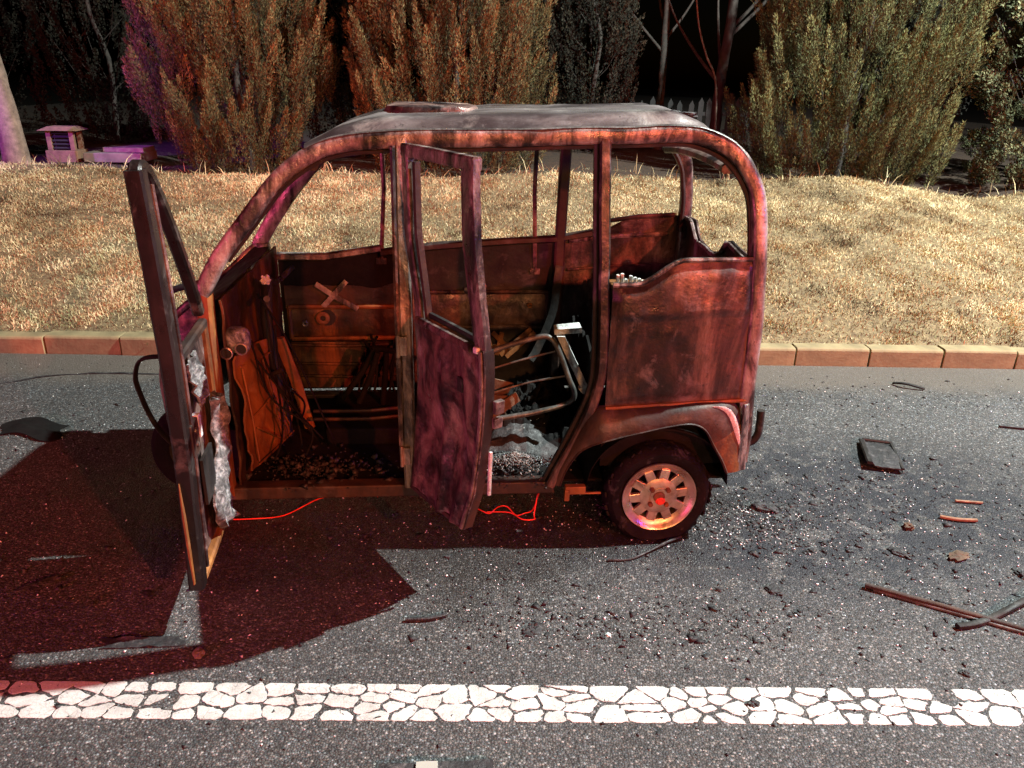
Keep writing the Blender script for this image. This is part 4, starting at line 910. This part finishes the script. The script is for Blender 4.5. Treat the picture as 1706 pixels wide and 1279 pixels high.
scatter(2600, clus, .002, .006, MT['glassy'], 'glass_fragments', 'tiny glittering glass fragments scattered over the asphalt', 'broken glass', 12)
scatter(300, lambda g: (g.uniform(-3.6, 3.7), g.uniform(1.4, 4.85)), .003, .009, MT['white_chip'], 'stone_chips', 'pale stone chips scattered over the asphalt', 'stone chips', 13)
scatter(1500, clus, .006, .030, MT['char'], 'charred_flakes', 'flat black burnt flakes and crumbs strewn round the wreck and across the right of the road', 'charred flakes', 15, .22)
scatter(900, clus, .004, .009, MT['glassy'], 'glass_crumbs', 'larger clear glass crumbs glinting among the black flakes on the road', 'broken glass', 16)
# cracks in the asphalt near the kerb at left
for pts, lab in (([(-3.5, 4.15, .002), (-3.1, 4.36, .002), (-2.9, 4.48, .002), (-2.6, 4.55, .002), (-2.2, 4.55, .002)], 'long dark tar-filled crack in the road near the kerb at the left'),):
    o = MB().tube(catmull(pts, 8), .020, .004, 6, ref=(0, 0, 1)).build('road_crack', MT['char'], jit=.012); tag(o, kind='structure')

# ------------------------------------------------------------------ dry grass on the bank
def grass(n, xr, yr, hmin, hmax, name, label, seed, wid=.0030, dens=None, ncl=1400):
    g = np.random.default_rng(seed)
    cx = g.uniform(xr[0], xr[1], ncl); cy = g.uniform(yr[0], yr[1], ncl); ct = g.normal(.56, .24, ncl); cdir = g.uniform(0, 2*pi, ncl); ch = g.uniform(.6, 1.3, ncl)
    k = g.integers(0, ncl, n); far = g.random(n) < .35
    x = np.where(far, g.uniform(xr[0], xr[1], n), cx[k]+g.normal(0, .055, n)); y = np.where(far, g.uniform(yr[0], yr[1], n), cy[k]+g.normal(0, .055, n))
    z = np.zeros(n)
    # bank height lookup on a fine lattice
    gx = np.linspace(xr[0]-.5, xr[1]+.5, 170); gy = np.linspace(yr[0]-.4, yr[1]+.5, 60)
    Z = np.array([[bank_z(a, b+ROADYAW*a) for b in gy] for a in gx])
    fx = np.clip((x-gx[0])/(gx[1]-gx[0]), 0, len(gx)-1.001); fy = np.clip((y-gy[0])/(gy[1]-gy[0]), 0, len(gy)-1.001); i = fx.astype(int); j = fy.astype(int); a = fx-i; b = fy-j
    z = Z[i, j]*(1-a)*(1-b)+Z[i+1, j]*a*(1-b)+Z[i, j+1]*(1-a)*b+Z[i+1, j+1]*a*b
    y = y+ROADYAW*x
    h = g.uniform(hmin, hmax, n)*ch[k]; az = cdir[k]+g.normal(0, .9, n); lean = np.abs(g.normal(1.08, .42, n))
    dx = np.cos(az)*np.sin(lean)*h; dy = np.sin(az)*np.sin(lean)*h; dz = np.cos(np.clip(lean, 0, 1.45))*h
    wa = g.uniform(0, 2*pi, n); wx = np.cos(wa)*wid*g.uniform(.6, 1.4, n); wy = np.sin(wa)*wid
    V = np.zeros((n, 5, 3))
    V[:, 0] = np.stack([x-wx, y-wy, z-.01], 1); V[:, 1] = np.stack([x+wx, y+wy, z-.01], 1)
    V[:, 2] = np.stack([x+dx*.45-wx*.8, y+dy*.45-wy*.8, z+dz*.62], 1); V[:, 3] = np.stack([x+dx*.45+wx*.8, y+dy*.45+wy*.8, z+dz*.62], 1)
    V[:, 4] = np.stack([x+dx, y+dy, z+dz], 1)
    F = np.array([[0, 1, 3], [0, 3, 2], [2, 3, 4]]); T = (F[None]+np.arange(n)[:, None, None]*5).reshape(-1, 3)
    pt_ = .13*np.sin(x*1.9+1.3*np.sin(y*2.3))+.10*np.sin(y*5.1+2*np.sin(x*2.7))+.08*np.sin(x*7.3+y*4.1)
    t = np.clip(ct[k]+pt_+g.normal(0, .12, n), .03, .93); green = (y-ROADYAW*x < 5.35) & (g.random(n) < .10); t[green] = 1.0
    return tag(np_mesh(name, V.reshape(-1, 3), T, MT['grass'], tint=np.repeat(t, 5)), label, 'dry grass', kind='stuff')
grass(390000, (-6.4, 6.6), (5.10, 8.34), .012, .042, 'dry_grass', 'matted straw-coloured dry grass covering the bank behind the kerb', 21)
grass(900, (-6.4, 6.6), (8.1, 9.0), .08, .22, 'tall_dry_stalks', 'loose taller dry stalks along the crest of the bank', 22, .004, ncl=200)

# ------------------------------------------------------------------ trees
def foliage(env, n_pl, n_leaf, base, seed, plen=(.35, .85), prad=(.035, .080), tilt=.36, leaf=(.018, .044), lw=.0046, inner=.30, tone=.45, ymax=None):
    """upright flame-shaped sprays of scale leaves filling an envelope env(h)->radius (h in metres above base)"""
    g = np.random.default_rng(seed); H = env[-1][0]; hs = np.array([e[0] for e in env]); rs = np.array([e[1] for e in env])
    Vs = []; Ti = []
    lob = [(g.uniform(0, 2*pi), g.uniform(0, H), g.uniform(.14, .38), g.choice([g.uniform(-.42, -.15), g.uniform(.04, .22)])) for _ in range(90)]
    for p in range(n_pl):
        h = g.uniform(0, H); R = np.interp(h, hs, rs)
        if g.random() > (R/rs.max())**.7+.1: continue
        a = g.uniform(0, 2*pi); k = 1.0
        for (la, lh, lw_, amp) in lob:
            dd = (((a-la+pi) % (2*pi)-pi)/lw_)**2+((h-lh)/(lw_*.95))**2
            k += amp*math.exp(-dd)
        k = max(.45, k)
        rr = R*k*((1-inner)+inner*g.random()**.5 if g.random() < .8 else g.uniform(.2, .9))
        c = np.array([base[0]+rr*cos(a), base[1]+rr*sin(a), base[2]+h]); L_ = g.uniform(*plen); pr = g.uniform(*prad)
        tl = tilt*g.uniform(.4, 1.3)*(.5+.5*rr/max(R, .01)); d = np.array([cos(a)*sin(tl), sin(a)*sin(tl), cos(tl)])+g.normal(0, .10, 3); d /= np.linalg.norm(d)
        c = c-d*L_*.55
        n = int(n_leaf*g.uniform(.7, 1.3)*L_/plen[1])
        s_ = g.random(n)**.8; rad = pr*np.sin(np.clip(s_*.93+.07, 0, 1)*pi)**.7*np.sqrt(g.random(n)); th = g.uniform(0, 2*pi, n)
        e1 = np.cross(d, [0, 1, .2]); e1 /= np.linalg.norm(e1); e2 = np.cross(d, e1)
        out = np.cos(th)[:, None]*e1+np.sin(th)[:, None]*e2
        P = c+s_[:, None]*L_*d+rad[:, None]*out
        ld = d*.9+out*g.uniform(.1, .75, n)[:, None]+g.normal(0, .22, (n, 3)); ld /= np.linalg.norm(ld, axis=1)[:, None]
        wv = np.cross(ld, g.normal(size=(n, 3))); wv /= np.linalg.norm(wv, axis=1)[:, None]
        ll = g.uniform(*leaf, n)[:, None]; ww = lw*g.uniform(.7, 1.3, n)[:, None]
        tri = np.stack([P-wv*ww, P+wv*ww, P+ld*ll], 1)
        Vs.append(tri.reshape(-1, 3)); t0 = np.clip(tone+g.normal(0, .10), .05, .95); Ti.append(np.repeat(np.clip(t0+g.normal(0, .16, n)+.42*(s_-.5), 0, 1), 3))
    V = np.concatenate(Vs); return V, np.arange(len(V)).reshape(-1, 3), np.concatenate(Ti)
def tree(name, base, env, n_pl, n_leaf, seed, label, cat, group=None, mat='cypress', tr=.045, th=None, **kw):
    t = empty(name, base); tag(t, label, cat, group)
    V, T, ti = foliage(env, n_pl, n_leaf, (0, 0, 0), seed, **kw)
    np_mesh('crown', V, T, MT[mat], t, tint=ti)
    H = env[-1][0]; mb = MB(); g = random.Random(seed)
    pts = [Vector((g.uniform(-.04, .04)*i, g.uniform(-.04, .04)*i, -.15+(H*.9+.15)*i/6)) for i in range(7)]
    mb.tube(catmull(pts, 3), tr*2, tr*2, 8, ref=(1, 0, 0), taper=list(np.linspace(1, .2, 19)))
    for k in range(22):
        z = g.uniform(.1, H*.8); a = g.uniform(0, 2*pi); R = np.interp(z, [e[0] for e in env], [e[1] for e in env])
        mb.tube([(0, 0, z), (cos(a)*R*.4, sin(a)*R*.4, z+R*.35), (cos(a)*R*.75, sin(a)*R*.75, z+R*.95)], .014, .014, 5, ref=(1, 0, 0), taper=[1, .7, .3])
    mb.build('trunk', MT['shadebark'], t, smooth=60)
    return t
GZ = lambda x, y: bank_z(x, y)
GRP = 'junipers along the top of the bank'
tree('juniper_tree', (-3.12, 9.35, GZ(-3.12, 9.35)), [(0, .42), (.25, .70), (.6, .93), (1.1, 1.06), (1.6, .98), (2.2, .76), (2.9, .42), (3.4, .1)], 672, 600, 31, 'reddish conical juniper at upper left, behind the front of the wreck', 'tree', GRP)
tree('juniper_tree', (-.72, 9.5, GZ(-.7, 9.5)), [(0, .9), (.4, 1.08), (1.0, 1.14), (1.8, 1.12), (2.6, .85), (3.6, .4), (4.2, .1)], 798, 600, 32, 'broad rusty-lit juniper directly behind the middle of the roof', 'tree', GRP, plen=(.45, .95))
tree('juniper_tree', (3.72, 9.3, GZ(3.7, 9.3)), [(0, .72), (.3, 1.0), (.7, 1.18), (1.3, 1.24), (2.0, 1.10), (2.8, .75), (3.7, .12)], 840, 600, 33, 'full greenish-lit juniper at right behind the rear corner of the wreck', 'tree', GRP, 'greenlit_leaf', tone=.55)
tree('juniper_tree', (1.00, 11.6, GZ(1, 11.6)), [(0, .45), (.6, .62), (1.4, .68), (2.4, .5), (3.6, .12)], 330, 150, 34, 'dim narrow juniper set back right of the broad rusty one', 'tree', GRP, 'shadeleaf', lw=.013)
tree('juniper_tree', (-2.2, 10.9, GZ(-2.2, 10.9)), [(0, .5), (.6, .78), (1.4, .82), (2.4, .62), (3.8, .12)], 330, 150, 35, 'dim juniper set back between the left and the broad middle ones', 'tree', GRP, 'shadeleaf', lw=.013)
tree('juniper_tree', (-6.1, 12.2, GZ(-6.1, 12.2)), [(0, .7), (.6, 1.0), (1.6, 1.05), (2.8, .75), (4.2, .15)], 360, 150, 36, 'very dark juniper at the far left behind the trunk and the small pillar', 'tree', GRP, 'shadeleaf', lw=.014, tone=.3)
tree('juniper_tree', (4.95, 10.4, GZ(4.9, 10.4)), [(0, .4), (.6, .6), (1.6, .7), (2.8, .5), (4.2, .1)], 300, 150, 37, 'dark juniper half hidden behind the full greenish-lit one', 'tree', GRP, 'shadeleaf', lw=.013, tone=.35)
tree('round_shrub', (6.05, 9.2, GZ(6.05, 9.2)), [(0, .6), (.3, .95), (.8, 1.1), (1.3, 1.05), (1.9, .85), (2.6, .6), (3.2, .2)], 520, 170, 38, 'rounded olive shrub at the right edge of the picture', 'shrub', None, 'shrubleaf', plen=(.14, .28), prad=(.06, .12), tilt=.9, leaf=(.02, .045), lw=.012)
tree('juniper_tree', (-9.5, 14.5, GZ(-9.5, 14.5)), [(0, .8), (1, 1.2), (3, .9), (5, .15)], 200, 120, 39, 'black silhouette of a juniper beyond the left edge', 'tree', GRP, 'shadeleaf', lw=.02, tone=.2)
tree('juniper_tree', (8.6, 11.5, GZ(8.6, 11.5)), [(0, .8), (1, 1.2), (3, .9), (5, .15)], 240, 120, 40, 'dim juniper beyond the right edge of the picture', 'tree', GRP, 'shadeleaf', lw=.018, tone=.35)
# bare trees far behind
def bare(x, y, h, r, seed, label, lean=0.0, nb=9, low=.9):
    t = empty('bare_tree', (x, y, GZ(x, y))); tag(t, label, 'tree'); g = random.Random(seed)
    pts = [Vector((lean*i*h/8+g.uniform(-.03, .03), g.uniform(-.03, .03), -.1+h*i/8)) for i in range(9)]
    c = catmull(pts, 3); MB().tube(c, r*2, r*2, 10, ref=(1, 0, 0), taper=list(np.linspace(1, .35, len(c)))).build('trunk', MT['shadebark'], t, smooth=60, jit=.02)
    for k in range(nb):
        z = g.uniform(low, h*.95); a = g.uniform(0, 2*pi); l = g.uniform(.7, 1.6); b = Vector((lean*z, 0, z)); q = Vector((cos(a), sin(a)*.6, .9))
        pp = catmull([b, b+q*l*.4+Vector((0, 0, .05)), b+q*l*.75+Vector((0, 0, .22)), b+q*l+Vector((0, 0, .6))], 4)
        MB().tube(pp, r*.7, r*.7, 6, ref=(1, 0, 0), taper=list(np.linspace(1, .2, len(pp)))).build('branch', MT['shadebark'], t, smooth=60)
    return t
tk = empty('leaning_tree', (-5.13, 8.15, GZ(-5.13, 8.15))); tag(tk, 'bare trunk with furrowed bark at the left edge, lit purple', 'tree')
pts = catmull([(0, 0, -.1), (-.03, 0, .5), (-.10, 0, 1.2), (-.17, 0, 2.0), (-.24, 0, 3.2), (-.28, .05, 5.0)], 6)
mb = MB(); nside = 26
for i, p in enumerate(pts): pass
mb.tube(pts, .215, .215, nside, ref=(0, 1, 0), taper=[1.12-.30*(i/(len(pts)-1))+(.12*max(0, 1-i/4)) for i in range(len(pts))])
mb.v = [tuple(Vector(v)+Vector((1, .6, 0))*.010*noise.noise(Vector((v[0]*40, v[1]*40, v[2]*2.2)))) for v in mb.v]
mb.build('trunk', MT['bark'], tk, smooth=60)
MB().tube(catmull([(-.24, 0, 3.2), (.1, .2, 3.9), (.5, .4, 4.8)], 5), .11, .11, 8, ref=(1, 0, 0)).build('branch', MT['bark'], tk, smooth=60)
bare(2.86, 11.7, 5.0, .085, 51, 'bare dark trunk seen just right of the roof, nearer of two', .01, 10)
bare(2.25, 13.0, 5.0, .07, 52, 'thin bare trunk behind the roof end, left of the nearer one', -.02, 8)
tr3 = empty('bare_sapling', (2.62, 11.2, GZ(2.62, 11.2))); tag(tr3, 'curved pale sapling arching up beside the bare trunk', 'sapling')
MB().tube(catmull([(.12, 0, .2), (.05, 0, 1.0), (-.12, 0, 1.35), (-.28, 0, 1.8), (-.40, 0, 2.6), (-.45, 0, 3.4)], 6), .035, .035, 6, ref=(0, 1, 0), taper=list(np.linspace(1, .4, 31))).build('stem', MT['bark'], tr3, smooth=60)
# picket fence far behind
pf = empty('picket_fence', (3.1, 14.2, GZ(3.1, 14.2)), .05); tag(pf, 'faint pale picket fence in the dark between the roof end and the right juniper', 'fence')
g = random.Random(4)
p0 = MB().prism([(-.045, 0), (.045, 0), (.045, .62), (0, .70), (-.045, .62)], lambda a, b: (a, 0, b), (0, .02, 0)).build('picket', MT['picket'], pf)
for i in range(16):
    o = p0 if i == 0 else p0.copy()
    if i: link(o, pf)
    o.location = (-1.3+.17*i, 0, g.uniform(-.04, .04)); o.rotation_euler = (0, g.uniform(-.04, .04), 0)
for z in (.18, .46): MB().box((-.02, .032, z), (2.75, .02, .06)).build('fence_rail', MT['picket'], pf)
# brick lantern-like pillar and slab at left
pz = GZ(-5.1, 9.0)
lp = empty('louvred_pillar', (-5.08, 9.0, pz-.02), radians(6)); tag(lp, 'small brick pillar with louvred sides and a flat cap behind the leaning trunk', 'pillar')
MB().box((0, 0, .075), (.34, .30, .15)).build('plinth', MT['brick'], lp, bevel=.008)
for sx_ in (-.12, .12):
    for sy_ in (-.10, .10): MB().box((sx_, sy_, .255), (.05, .05, .21)).build('corner_post', MT['brick'], lp, bevel=.004)
for k in range(5):
    MB().box((0, -.10, .175+.04*k), (.19, .03, .010), Matrix.Rotation(.5, 3, 'X')).build('louvre', MT['picket'], lp)
MB().box((0, .0, .255), (.16, .12, .20)).build('core', MT['black'], lp)
MB().hexa([(-.21, -.18, .36), (.21, -.18, .36), (.21, .18, .36), (-.21, .18, .36), (-.13, -.10, .40), (.13, -.10, .40), (.13, .10, .40), (-.13, .10, .40)]).build('cap', MT['brick'], lp, bevel=.004)
sl = MB().box((0, 0, 0), (.62, .5, .10)).build('concrete_slab', MT['slab'], bevel=.008); sl.location = (-4.50, 9.05, GZ(-4.5, 9.05)+.07); sl.rotation_euler = (0, 0, .08)
tag(sl, 'low pale concrete slab on the ground right of the small louvred pillar', 'slab')
MB().box((.08, .05, .075), (.44, .36, .05)).build('cover', MT['slab'], sl, bevel=.006)
cam.data.dof.use_dof = False
